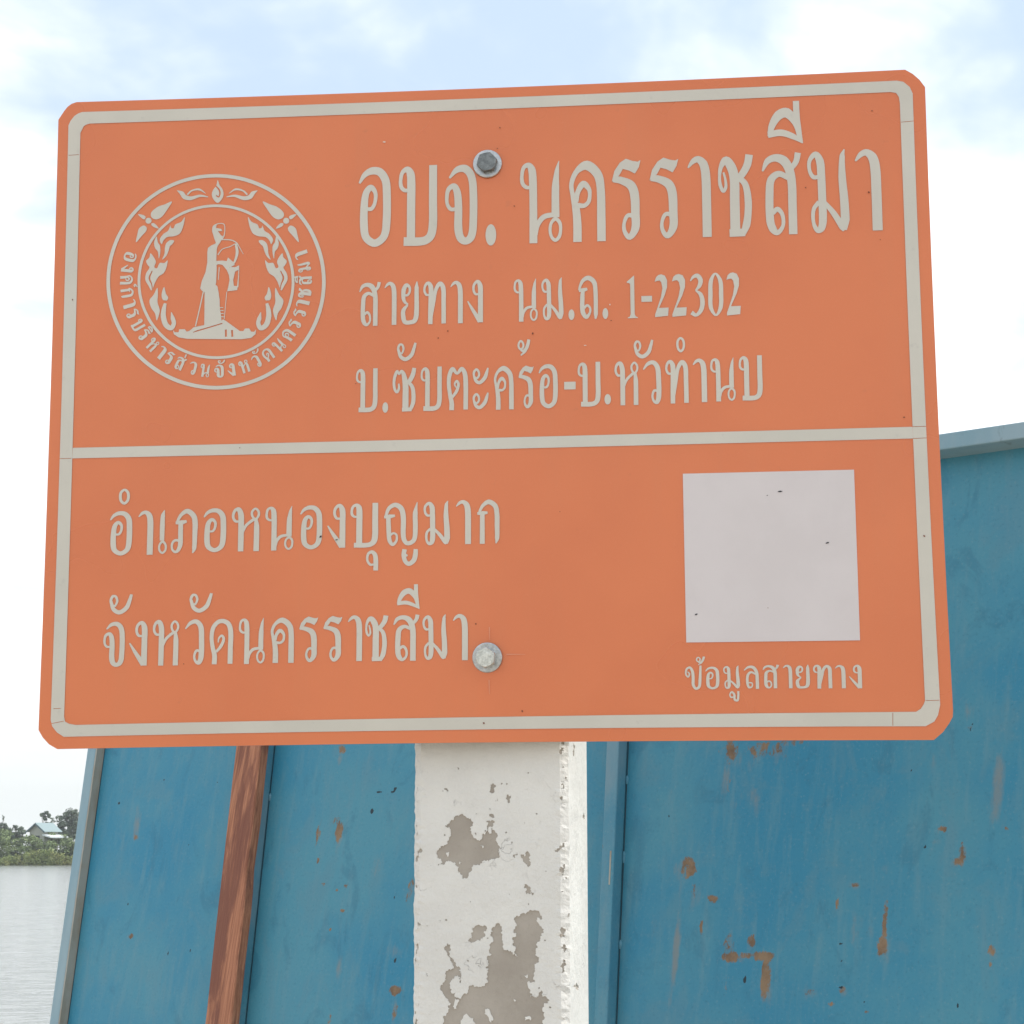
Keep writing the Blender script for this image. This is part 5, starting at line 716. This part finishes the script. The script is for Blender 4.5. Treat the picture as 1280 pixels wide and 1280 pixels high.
EPOS, ENEG, ETXT = ([('S', [(-165.3, 134.4, 3.9), (-165.6, 124.6, 3.9), (-166.7, 115.0, 3.9), (-168.7, 105.5, 3.9), (-171.5, 96.2, 3.9), (-175.1, 87.3, 3.9), (-179.5, 78.8, 3.9), (-184.6, 70.8, 3.9), (-190.4, 63.2, 3.9), (-196.9, 56.2, 3.9), (-203.9, 49.9, 3.9), (-211.6, 44.2, 3.9), (-219.7, 39.2, 3.9), (-228.3, 34.9, 3.9), (-237.3, 31.5, 3.9), (-246.5, 28.8, 3.9), (-256.1, 26.9, 3.9), (-265.7, 25.9, 3.9), (-275.5, 25.7, 3.9), (-285.4, 26.4, 3.9), (-295.1, 27.9, 3.9), (-304.8, 30.3, 3.9), (-314.3, 33.4, 3.9), (-323.5, 37.4, 3.9), (-332.4, 42.1, 3.9), (-340.9, 47.6, 3.9), (-348.9, 53.7, 3.9), (-356.4, 60.5, 3.9), (-363.3, 67.9, 3.9), (-369.6, 75.9, 3.9), (-375.2, 84.3, 3.9), (-380.1, 93.2, 3.9), (-384.2, 102.4, 3.9), (-387.6, 111.9, 3.9), (-390.0, 121.6, 3.9), (-391.7, 131.5, 3.9), (-392.4, 141.4, 3.9), (-392.3, 151.4, 3.9), (-391.4, 161.2, 3.9), (-389.5, 170.9, 3.9), (-386.8, 180.3, 3.9), (-383.3, 189.4, 3.9), (-378.9, 198.1, 3.9), (-373.8, 206.4, 3.9), (-367.9, 214.2, 3.9), (-361.3, 221.3, 3.9), (-354.1, 227.9, 3.9), (-346.3, 233.7, 3.9), (-338.0, 238.8, 3.9), (-329.2, 243.1, 3.9), (-320.1, 246.7, 3.9), (-310.6, 249.3, 3.9), (-300.8, 251.2, 3.9), (-290.9, 252.1, 3.9), (-281.0, 252.2, 3.9), (-271.0, 251.4, 3.9), (-261.0, 249.7, 3.9), (-251.2, 247.2, 3.9), (-241.7, 243.8, 3.9), (-232.4, 239.6, 3.9), (-223.5, 234.7, 3.9), (-215.0, 229.0, 3.9), (-207.0, 222.7, 3.9), (-199.6, 215.7, 3.9), (-192.8, 208.1, 3.9), (-186.7, 200.0, 3.9), (-181.2, 191.5, 3.9), (-176.6, 182.5, 3.9), (-172.7, 173.2, 3.9), (-169.6, 163.7, 3.9), (-167.3, 154.0, 3.9), (-165.9, 144.2, 3.9), (-165.3, 134.4, 3.9)]), ('S', [(-197.4, 135.4, 2.97), (-197.6, 128.4, 2.97), (-198.4, 121.4, 2.97), (-199.8, 114.6, 2.97), (-201.7, 108.0, 2.97), (-204.3, 101.6, 2.97), (-207.4, 95.4, 2.97), (-211.1, 89.7, 2.97), (-215.3, 84.2, 2.97), (-219.9, 79.2, 2.97), (-225.0, 74.6, 2.97), (-230.4, 70.5, 2.97), (-236.3, 66.9, 2.97), (-242.4, 63.9, 2.97), (-248.9, 61.4, 2.97), (-255.5, 59.5, 2.97), (-262.3, 58.1, 2.97), (-269.3, 57.4, 2.97), (-276.3, 57.3, 2.97), (-283.3, 57.8, 2.97), (-290.3, 58.9, 2.97), (-297.3, 60.6, 2.97), (-304.0, 62.9, 2.97), (-310.6, 65.7, 2.97), (-317.0, 69.1, 2.97), (-323.0, 73.1, 2.97), (-328.8, 77.5, 2.97), (-334.1, 82.4, 2.97), (-339.1, 87.7, 2.97), (-343.6, 93.4, 2.97), (-347.6, 99.5, 2.97), (-351.0, 105.9, 2.97), (-354.0, 112.5, 2.97), (-356.3, 119.3, 2.97), (-358.1, 126.2, 2.97), (-359.2, 133.3, 2.97), (-359.7, 140.4, 2.97), (-359.6, 147.5, 2.97), (-358.9, 154.6, 2.97), (-357.6, 161.5, 2.97), (-355.6, 168.2, 2.97), (-353.1, 174.7, 2.97), (-350.0, 180.9, 2.97), (-346.3, 186.9, 2.97), (-342.1, 192.4, 2.97), (-337.4, 197.5, 2.97), (-332.3, 202.2, 2.97), (-326.8, 206.4, 2.97), (-320.8, 210.0, 2.97), (-314.6, 213.1, 2.97), (-308.0, 215.6, 2.97), (-301.3, 217.5, 2.97), (-294.3, 218.8, 2.97), (-287.3, 219.5, 2.97), (-280.2, 219.6, 2.97), (-273.0, 219.0, 2.97), (-266.0, 217.9, 2.97), (-259.0, 216.1, 2.97), (-252.1, 213.7, 2.97), (-245.5, 210.7, 2.97), (-239.2, 207.2, 2.97), (-233.1, 203.1, 2.97), (-227.4, 198.6, 2.97), (-222.1, 193.6, 2.97), (-217.2, 188.2, 2.97), (-212.8, 182.4, 2.97), (-208.9, 176.3, 2.97), (-205.5, 169.9, 2.97), (-202.7, 163.3, 2.97), (-200.5, 156.4, 2.97), (-198.8, 149.5, 2.97), (-197.8, 142.5, 2.97), (-197.4, 135.4, 2.97)]), ('Q', [(-279.0, 247.4), (-276.9, 241.8), (-273.6, 237.0), (-272.5, 231.5), (-274.2, 226.5), (-278.5, 222.6), (-282.9, 226.4), (-285.0, 232.0), (-283.6, 237.0), (-280.5, 241.4)]), ('Q', [(-208.8, 205.0), (-208.9, 210.0), (-215.9, 216.3), (-222.9, 219.0), (-230.9, 222.5), (-225.8, 213.7), (-219.7, 205.4), (-213.7, 202.5)]), ('Q', [(-203.7, 193.3), (-200.8, 195.6), (-195.8, 192.4), (-193.7, 185.3), (-192.2, 177.3), (-198.6, 184.5), (-203.0, 189.7)]), ('Q', [(-202.9, 204.8), (-200.6, 206.7), (-195.1, 207.5), (-198.0, 204.0), (-201.3, 202.1)]), ('Q', [(-208.7, 197.9), (-211.7, 198.4), (-216.5, 192.9), (-212.5, 193.6), (-209.0, 195.9)]), ('Q', [(-202.6, 200.7), (-203.0, 199.1), (-204.2, 198.0), (-205.7, 197.6), (-207.3, 198.1), (-208.5, 199.3), (-208.9, 201.0), (-208.5, 202.6), (-207.4, 203.7), (-205.8, 204.1), (-204.3, 203.6), (-203.1, 202.4)]), ('Q', [(-246.0, 206.3), (-242.3, 201.1), (-235.9, 197.8), (-233.9, 193.7), (-231.3, 194.3), (-230.8, 196.7), (-228.3, 190.9), (-223.3, 187.3), (-219.2, 181.2), (-221.1, 176.2), (-223.1, 180.3), (-227.1, 184.0), (-234.1, 185.1), (-240.0, 187.9), (-243.1, 193.0), (-245.2, 200.2)]), ('Q', [(-234.4, 180.3), (-230.4, 180.9), (-226.0, 177.4), (-224.4, 172.3), (-223.8, 166.2), (-221.4, 159.7), (-225.4, 163.3), (-227.8, 168.4), (-229.9, 174.5), (-231.9, 176.2)]), ('Q', [(-215.9, 184.5), (-213.2, 177.9), (-214.1, 172.0), (-217.0, 168.0), (-217.8, 160.6), (-219.3, 166.1), (-219.5, 174.1), (-217.2, 178.1)]), ('Q', [(-227.1, 159.3), (-223.7, 156.2), (-218.7, 156.1), (-215.7, 150.4), (-213.0, 151.5), (-214.6, 156.9), (-212.9, 161.5), (-209.1, 166.2), (-208.0, 161.7), (-204.4, 157.6), (-205.9, 153.6), (-207.8, 150.7), (-204.2, 144.6), (-203.3, 137.6), (-206.5, 131.3), (-209.4, 126.4), (-211.4, 129.9), (-213.8, 135.9), (-217.5, 141.6), (-222.5, 145.2), (-225.5, 151.3)]), ('Q', [(-215.7, 129.6), (-211.6, 121.9), (-207.2, 115.8), (-209.0, 107.9), (-212.8, 102.1), (-214.2, 94.8), (-216.7, 100.2), (-217.8, 106.2), (-215.6, 114.1), (-216.1, 122.0)]), ('Q', [(-222.8, 130.6), (-220.1, 123.1), (-220.9, 117.2), (-224.8, 115.9), (-226.9, 119.4), (-224.6, 123.3)]), ('S', [(-224.4, 113.3, 2.97), (-222.7, 106.3, 4.83), (-222.2, 99.3, 5.57), (-224.7, 90.5, 5.57), (-230.1, 87.1, 4.83), (-233.0, 92.3, 4.45), (-231.9, 97.6, 4.45), (-230.5, 104.2, 0.56)]), ('S', [(-269.3, 228.8, 0.93), (-260.7, 229.7, 2.6), (-250.8, 226.7, 4.08), (-244.4, 227.9, 4.83), (-241.4, 231.8, 4.45), (-236.7, 234.5, 0.56)]), ('S', [(-266.8, 232.5, 0.56), (-259.9, 236.6, 2.23), (-251.9, 234.8, 1.67), (-247.3, 230.4, 1.86)]), ('Q', [(-348.7, 209.8), (-348.8, 214.9), (-342.0, 220.7), (-335.1, 222.9), (-327.2, 225.9), (-331.9, 217.3), (-337.7, 209.4), (-343.6, 207.0)]), ('Q', [(-353.3, 198.4), (-356.4, 200.9), (-361.3, 198.0), (-363.1, 191.0), (-364.2, 182.9), (-358.1, 189.8), (-353.8, 194.7)]), ('Q', [(-354.7, 210.0), (-357.1, 212.1), (-362.8, 213.3), (-359.7, 209.6), (-356.2, 207.4)]), ('Q', [(-348.5, 202.7), (-345.5, 203.0), (-340.3, 197.1), (-344.3, 198.1), (-348.0, 200.6)]), ('Q', [(-354.7, 205.9), (-354.3, 204.3), (-353.1, 203.1), (-351.4, 202.6), (-349.9, 203.0), (-348.7, 204.1), (-348.3, 205.7), (-348.8, 207.4), (-350.0, 208.6), (-351.6, 209.1), (-353.2, 208.7), (-354.4, 207.6)]), ('Q', [(-313.1, 208.6), (-316.6, 203.6), (-322.9, 200.8), (-324.7, 196.8), (-327.4, 197.5), (-328.0, 200.0), (-330.3, 194.4), (-335.1, 191.1), (-339.0, 185.1), (-336.8, 180.0), (-334.9, 184.0), (-331.1, 187.5), (-324.1, 188.1), (-318.2, 190.5), (-315.4, 195.5), (-313.6, 202.5)]), ('Q', [(-323.6, 183.2), (-327.6, 184.2), (-331.9, 180.9), (-333.3, 175.9), (-333.5, 169.8), (-335.7, 163.4), (-331.9, 166.7), (-329.6, 171.7), (-327.8, 177.7), (-325.9, 179.2)]), ('Q', [(-342.5, 188.7), (-344.9, 182.3), (-343.7, 176.2), (-340.6, 172.0), (-339.4, 164.5), (-338.1, 170.0), (-338.4, 178.0), (-340.9, 182.2)]), ('Q', [(-330.0, 162.6), (-333.3, 159.7), (-338.2, 159.9), (-341.1, 154.3), (-343.9, 155.6), (-342.4, 161.0), (-344.4, 165.7), (-348.5, 170.7), (-349.4, 166.3), (-352.8, 162.4), (-351.1, 158.3), (-349.0, 155.2), (-352.4, 149.2), (-353.0, 142.2), (-349.4, 135.7), (-346.3, 130.6), (-344.4, 133.9), (-342.2, 139.9), (-338.8, 145.4), (-333.9, 148.7), (-331.1, 154.6)]), ('Q', [(-340.0, 133.4), (-343.8, 125.9), (-348.0, 120.0), (-345.8, 111.9), (-341.6, 105.8), (-339.8, 98.4), (-337.6, 103.7), (-336.8, 109.7), (-339.4, 117.7), (-339.2, 125.7)]), ('Q', [(-332.9, 134.0), (-335.3, 126.6), (-334.1, 120.6), (-330.1, 119.1), (-328.2, 122.4), (-330.7, 126.5)]), ('S', [(-331.2, 116.5, 2.97), (-332.6, 109.5, 4.83), (-332.8, 102.6, 5.57), (-329.8, 93.5, 5.57), (-324.2, 89.8, 4.83), (-321.5, 94.9, 4.45), (-322.9, 100.3, 4.45), (-324.6, 106.9, 0.56)]), ('S', [(-288.8, 229.5, 0.93), (-297.4, 231.0, 2.6), (-307.3, 228.7, 4.08), (-313.7, 230.3, 4.83), (-317.0, 234.5, 4.45), (-321.9, 237.6, 0.56)]), ('S', [(-291.5, 233.4, 0.56), (-298.5, 237.9, 2.23), (-306.5, 236.8, 1.67), (-311.0, 232.7, 1.86)]), ('P', [(-279.2, 180.8), (-273.3, 182.6), (-275.2, 179.3), (-277.5, 176.0), (-278.3, 172.0), (-278.4, 161.3), (-277.8, 150.6), (-278.1, 137.2), (-278.7, 134.6), (-276.7, 133.2), (-275.2, 126.5), (-274.0, 118.5), (-273.6, 110.5), (-272.0, 101.1), (-271.2, 95.1), (-278.4, 92.7), (-289.5, 91.0), (-289.6, 105.6), (-290.0, 126.9), (-292.4, 128.3), (-294.8, 131.1), (-293.3, 139.0), (-289.6, 148.3), (-287.9, 158.9), (-288.2, 169.7), (-287.6, 174.4), (-284.4, 176.9), (-279.8, 178.8)]), ('P', [(-283.3, 197.1), (-279.0, 199.6), (-279.5, 195.6), (-274.2, 194.5), (-272.8, 192.0), (-277.5, 192.2), (-274.1, 187.4), (-272.1, 186.6), (-272.6, 183.3), (-275.2, 181.1), (-279.1, 179.0), (-281.2, 184.2), (-282.8, 189.7)]), ('S', [(-280.6, 185.6, 1.24), (-282.8, 192.4, 1.73), (-282.2, 197.7, 1.24), (-277.0, 200.2, 0.87), (-271.4, 199.4, 0.87), (-270.2, 193.3, 0.87), (-271.1, 186.6, 1.11), (-272.6, 183.3, 0.99)]), ('S', [(-273.3, 182.9, 1.11), (-263.4, 182.0, 1.11), (-257.4, 178.7, 1.11), (-254.0, 173.3, 0.74), (-250.1, 166.4, 0.49)]), ('S', [(-276.9, 166.6, 1.24), (-272.4, 172.5, 0.87), (-264.5, 174.9, 0.87), (-258.7, 178.1, 0.87)]), ('S', [(-258.3, 178.1, 2.48), (-256.7, 168.7, 3.22), (-258.9, 159.3, 2.23), (-262.1, 154.8, 1.73)]), ('S', [(-254.6, 154.5, 0.74), (-254.6, 144.5, 0.87), (-255.4, 131.2, 1.49)]), ('S', [(-266.7, 126.9, 0.74), (-267.7, 111.6, 0.74), (-268.7, 97.7, 0.74)]), ('S', [(-275.2, 153.2, 0.99), (-275.8, 139.8, 0.74)]), ('S', [(-291.3, 127.6, 1.36), (-294.8, 109.8, 1.24), (-298.7, 91.0, 1.24)]), ('S', [(-273.6, 110.2, 0.87), (-270.1, 110.1, 0.87)]), ('S', [(-273.5, 107.1, 0.87), (-269.5, 106.9, 0.87)]), ('S', [(-272.9, 103.8, 0.87), (-269.2, 103.7, 0.87)]), ('S', [(-272.3, 100.5, 0.87), (-268.6, 100.2, 0.87)]), ('S', [(-272.5, 93.8, 1.24), (-269.3, 97.1, 1.49)]), ('P', [(-278.9, 160.0), (-272.1, 160.4), (-267.5, 159.6), (-266.2, 163.6), (-264.2, 161.5), (-260.9, 158.7), (-258.8, 155.3), (-264.0, 152.8), (-268.0, 154.3), (-272.0, 155.8), (-276.0, 156.5), (-278.8, 155.7)]), ('P', [(-265.3, 150.2), (-263.4, 153.5), (-258.8, 152.7), (-254.6, 154.5), (-255.0, 149.9), (-258.4, 148.0), (-260.2, 139.3), (-259.4, 132.9), (-255.4, 132.5), (-255.6, 128.3), (-266.3, 127.3), (-265.1, 132.8), (-264.0, 139.5), (-264.9, 144.8)]), ('P', [(-272.0, 155.8), (-266.7, 154.2), (-263.4, 152.1), (-264.9, 144.8), (-267.3, 150.2)]), ('P', [(-322.3, 88.0), (-320.5, 85.5), (-316.3, 85.2), (-315.7, 88.4), (-309.8, 88.3), (-307.7, 85.6), (-304.5, 86.8), (-300.6, 90.0), (-288.9, 92.3), (-271.9, 95.8), (-270.0, 97.7), (-266.7, 95.7), (-252.0, 84.7), (-248.4, 84.6), (-246.8, 87.2), (-242.3, 87.3), (-240.2, 83.7), (-237.0, 83.6), (-235.1, 86.2), (-235.6, 80.9), (-240.1, 77.1), (-250.5, 76.0), (-306.9, 78.0), (-316.1, 79.8), (-321.2, 83.3)])], [('S', [(-280.9, 241.0, 1.3), (-277.6, 237.2, 1.67), (-276.3, 233.1, 1.48), (-277.6, 229.1, 1.48), (-280.4, 230.8, 1.11)]), ('S', [(-210.7, 147.4, 0.93), (-207.6, 139.7, 1.86), (-209.9, 132.8, 1.11), (-210.6, 127.8, 0.74)]), ('S', [(-226.4, 115.4, 1.48), (-220.9, 115.8, 1.3)]), ('S', [(-345.9, 151.7, 0.93), (-348.7, 144.1, 1.86), (-346.1, 137.0, 1.11), (-345.2, 131.9, 0.74)]), ('S', [(-328.5, 118.4, 1.48), (-334.1, 119.2, 1.3)]), ('S', [(-301.1, 84.7, 0.62), (-296.6, 86.2, 1.24), (-284.9, 89.3, 1.24), (-270.5, 93.4, 1.11)]), ('S', [(-266.7, 86.7, 1.98), (-266.4, 79.1, 1.98)]), ('S', [(-260.2, 85.9, 1.98), (-259.7, 78.9, 1.98)])], [('o', -370.0, 167.3, -16.1, 10.02, 13.74), ('ngo', -372.3, 155.1, -8.5, 8.17, 13.74), ('kho', -372.9, 142.8, -1.1, 10.02, 13.74), ('ko', -371.8, 129.0, 7.1, 10.02, 13.74), ('aa', -369.2, 117.0, 14.3, 8.17, 13.74), ('ro', -365.7, 106.8, 20.7, 8.17, 13.74), ('bo', -359.5, 94.0, 29.0, 10.02, 13.74), ('ro', -352.9, 84.0, 36.1, 8.17, 13.74), ('ho', -343.6, 73.1, 44.5, 10.02, 13.74), ('aa', -334.1, 64.5, 52.1, 8.17, 13.74), ('ro', -325.6, 58.5, 58.3, 8.17, 13.74), ('so', -313.7, 52.0, 66.4, 10.02, 13.74), ('wo', -300.5, 47.0, 74.8, 8.17, 13.74), ('no', -287.6, 44.1, 82.8, 10.02, 13.74), ('jo', -272.8, 43.0, 91.9, 10.02, 13.74), ('ngo', -260.1, 44.0, 99.8, 8.17, 13.74), ('ho', -246.8, 47.1, 108.3, 10.02, 13.74), ('wo', -234.1, 52.1, 116.8, 8.17, 13.74), ('do', -222.3, 59.0, 125.4, 10.02, 13.74), ('no', -211.0, 68.5, 134.6, 10.02, 13.74), ('kho', -201.5, 79.5, 143.8, 10.02, 13.74), ('ro', -195.1, 90.0, 151.4, 8.17, 13.74), ('ro', -190.1, 101.3, 159.0, 8.17, 13.74), ('aa', -187.0, 111.5, 165.6, 8.17, 13.74), ('cho', -185.0, 122.9, 172.7, 10.02, 13.74), ('so', -184.5, 136.7, -179.0, 10.02, 13.74), ('mo', -186.0, 150.6, -170.6, 10.02, 13.74), ('aa', -189.1, 163.5, -162.7, 8.17, 13.74), ('kan', -363.1, 136.3, 2.8, 4.08, 4.08), ('i', -345.4, 89.4, 36.1, 7.8, 4.08), ('ek', -308.1, 59.7, 67.8, 1.48, 4.08), ('a', -270.4, 52.6, 93.9, 7.8, 4.08), ('a', -234.9, 62.5, 119.6, 7.8, 4.08), ('ii', -193.9, 137.5, -178.5, 7.8, 4.08)])
V2, F2 = merge(art_polys(EPOS), art_polys(ENEG))
seal = sheet('seal', V2, F2, -0.0006, M['white']); seal['label'] = 'round white seal with a standing statue and flame ornaments'
V2, F2 = [], []
MARKS = ('kan', 'i', 'ek', 'a', 'ii')
V2_HI = set()
for g, cx, cz, ang, gw, gh in ETXT:
    U, F = glyph(g, 1.35); k = len(V2); a = R(ang - 90)
    for u, v in U:
        px, pz_ = (u - .5) * gw, (v - .5) * gh
        V2.append((cx + px * math.cos(a) - pz_ * math.sin(a), cz + px * math.sin(a) + pz_ * math.cos(a)))
    F2 += [[i + k for i in f] for f in F]
    if g in MARKS:
        for i in range(k, len(V2)): V2_HI.add(i)
so_ = sheet('seal_lettering', V2, F2, -0.0006, M['white'], seal)
us_ = sorted({i for f in F2 for i in f})
for k, i in enumerate(us_):
    if i in V2_HI: so_.data.vertices[k].co.y -= 0.0003

LB = [(198.3, -73.6), (365.8, -73.0), (366.5, -241.1), (199.0, -241.2)]
bm = bmesh.new()
a = [bm.verts.new((x / 1000, -0.0008, z / 1000)) for x, z in LB]; b = [bm.verts.new((x / 1000, -0.0001, z / 1000)) for x, z in LB]
bm.faces.new(a)
for i in range(4): bm.faces.new((a[i], b[i], b[(i + 1) % 4], a[(i + 1) % 4]))
o = bm_obj('label_sticker', bm, M['label'], sign); o['label'] = 'blank pale lilac grey square sticker'

rs = random.Random(2)
def blot(cx, cz, w, h, ang, n=9):
    ca, sa = math.cos(R(ang)), math.sin(R(ang)); out = []
    for k in range(n):
        q = 2 * math.pi * k / n; x = w * .5 * math.cos(q) * rs.uniform(.65, 1.2); z = h * .5 * math.sin(q) * rs.uniform(.65, 1.2)
        out.append((cx + x * ca - z * sa, cz + x * sa + z * ca))
    return out
def blots(name, polys, y, mat):
    V2, F2 = [], []
    for p in polys:
        k = len(V2); V2 += p; F2.append(list(range(k, k + len(p))))
    return sheet(name, V2, F2, y, mat)
def marks(name, polys, y, mat):
    for p in polys: sheet(name, p, [list(range(len(p)))], y, mat)
marks('dirt_speck', [blot(x, z, 1.6 * s, 2.0 * s, rs.uniform(0, 90)) for x, z, s in [(416.0, -21.7, 0.9), (38.1, -306.7, 1.1), (0.3, -318.1, 1.0), (16.4, 292.9, 0.8), (389.0, 209.9, 1.2), (326.3, 217.2, 0.9), (431.2, -140.0, 1.1), (-36.8, 78.6, 0.9), (-46.6, 71.4, 0.8), (49.6, 73.7, 1.2), (13.9, 270.5, 0.7), (31.2, 208.2, 0.9), (-7.7, -220.3, 0.9), (128.9, 84.8, 0.7), (-130.8, 26.1, 0.6), (398.6, 160.3, 0.6), (-249.3, -37.6, 0.6), (278.9, -208.4, 0.5), (76.1, -109.6, 0.5), (-301.6, -256.7, 0.6), (394.9, 295.8, 0.8), (-429.7, 123.1, 0.9)]], -0.0012, M['speck'])
marks('insect_fleck', [blot(x, z, w_ * .8, h_ * .8, a_) for x, z, w_, h_, a_ in [(293.3, -93.3, 5.5, 1.9, 5), (337.8, -145.4, 4.6, 1.7, 20), (209.3, -213.7, 4.2, 1.8, 30), (280.7, -97.1, 1.6, 1.2, 0), (-164.7, -130.4, 3.5, 2, 40), (-148.4, -133.9, 3.6, 1.6, 10)]], -0.0014, M['fleck'])
marks('paint_chip', [blot(x, z, w_ * .7, h_ * .7, 0) for x, z, w_, h_ in [(-104.0, 282.0, 5.5, 1.8), (102.5, 59.8, 4.5, 1.5), (127.9, 101.4, 2, 2.5)]], -0.0012, M['chip'])
sc_ = []
for (x0, z0), (x1, z1) in [[(5.8, -223.7), (5.8, -236.4)], [(5.4, -275.8), (5.8, -289.9)], [(22.4, -250.9), (41.4, -251.0)]]:
    d = Vector((x1 - x0, z1 - z0)).normalized(); nn = Vector((-d.y, d.x)) * 0.55
    sc_.append([(x0 + nn.x, z0 + nn.y), (x1 + nn.x * .4, z1 + nn.y * .4), (x1 - nn.x * .4, z1 - nn.y * .4), (x0 - nn.x, z0 - nn.y)])
marks('scratch', sc_, -0.0010, M['scratch'])

def lathe(bm, prof, nseg=40):
    rings = []
    for r, y in prof: rings.append([bm.verts.new((r * math.cos(2 * math.pi * k / nseg), y, r * math.sin(2 * math.pi * k / nseg))) for k in range(nseg)])
    for A_, B_ in zip(rings[:-1], rings[1:]):
        for k in range(nseg): bm.faces.new((A_[k], A_[(k + 1) % nseg], B_[(k + 1) % nseg], B_[k]))
    return rings
def bolt(x, z, hexr, rot, head_h, tilt, mat):
    # head carries the washer as its own piece
    bm = bmesh.new()
    def hexring(r, y, rr=None):
        out = []
        for k in range(36):
            q = 2 * math.pi * k / 36
            hx = r * math.cos(math.pi / 6) / math.cos((q % (math.pi / 3)) - math.pi / 6)
            if rr is not None: hx = min(hx, rr)
            out.append(bm.verts.new((hx * math.cos(q + rot), y, hx * math.sin(q + rot))))
        return out
    rings = [hexring(hexr, -0.0030), hexring(hexr, -head_h + 0.0012), hexring(hexr, -head_h + 0.0005, hexr * .97), hexring(hexr, -head_h, hexr * 0.88), hexring(hexr * .5, -head_h - 0.0001, hexr * .5)]
    for A_, B_ in zip(rings[:-1], rings[1:]):
        for k in range(36): bm.faces.new((A_[k], A_[(k + 1) % 36], B_[(k + 1) % 36], B_[k]))
    bm.faces.new(rings[-1])
    lathe(bm, [(hexr * .5, -0.0030), (hexr * .5, 0.10)], 16)
    b = bm_obj('bolt', bm, mat, sign); b.location = (x / 1000, 0, z / 1000); b.rotation_euler = tilt
    bm = bmesh.new()
    ro = 0.01495
    r_ = lathe(bm, [(hexr * .55, -0.0029), (ro - 0.0012, -0.0031), (ro - .0003, -0.0027), (ro, -0.0020), (ro, -0.0009)], 48)
    bm_obj('washer', bm, M['galv'], b)
    return b
(b1x, b1z), (b2x, b2z) = [(3.6, 254.1), (3.8, -253.7)]
bolt(b1x, b1z, 0.0108, R(12), 0.0095, (0, 0, 0), M['bolt'])
bolt(b2x, b2z, 0.0102, R(24), 0.0138, (R(5), 0, R(-4)), M['bolt_b'])
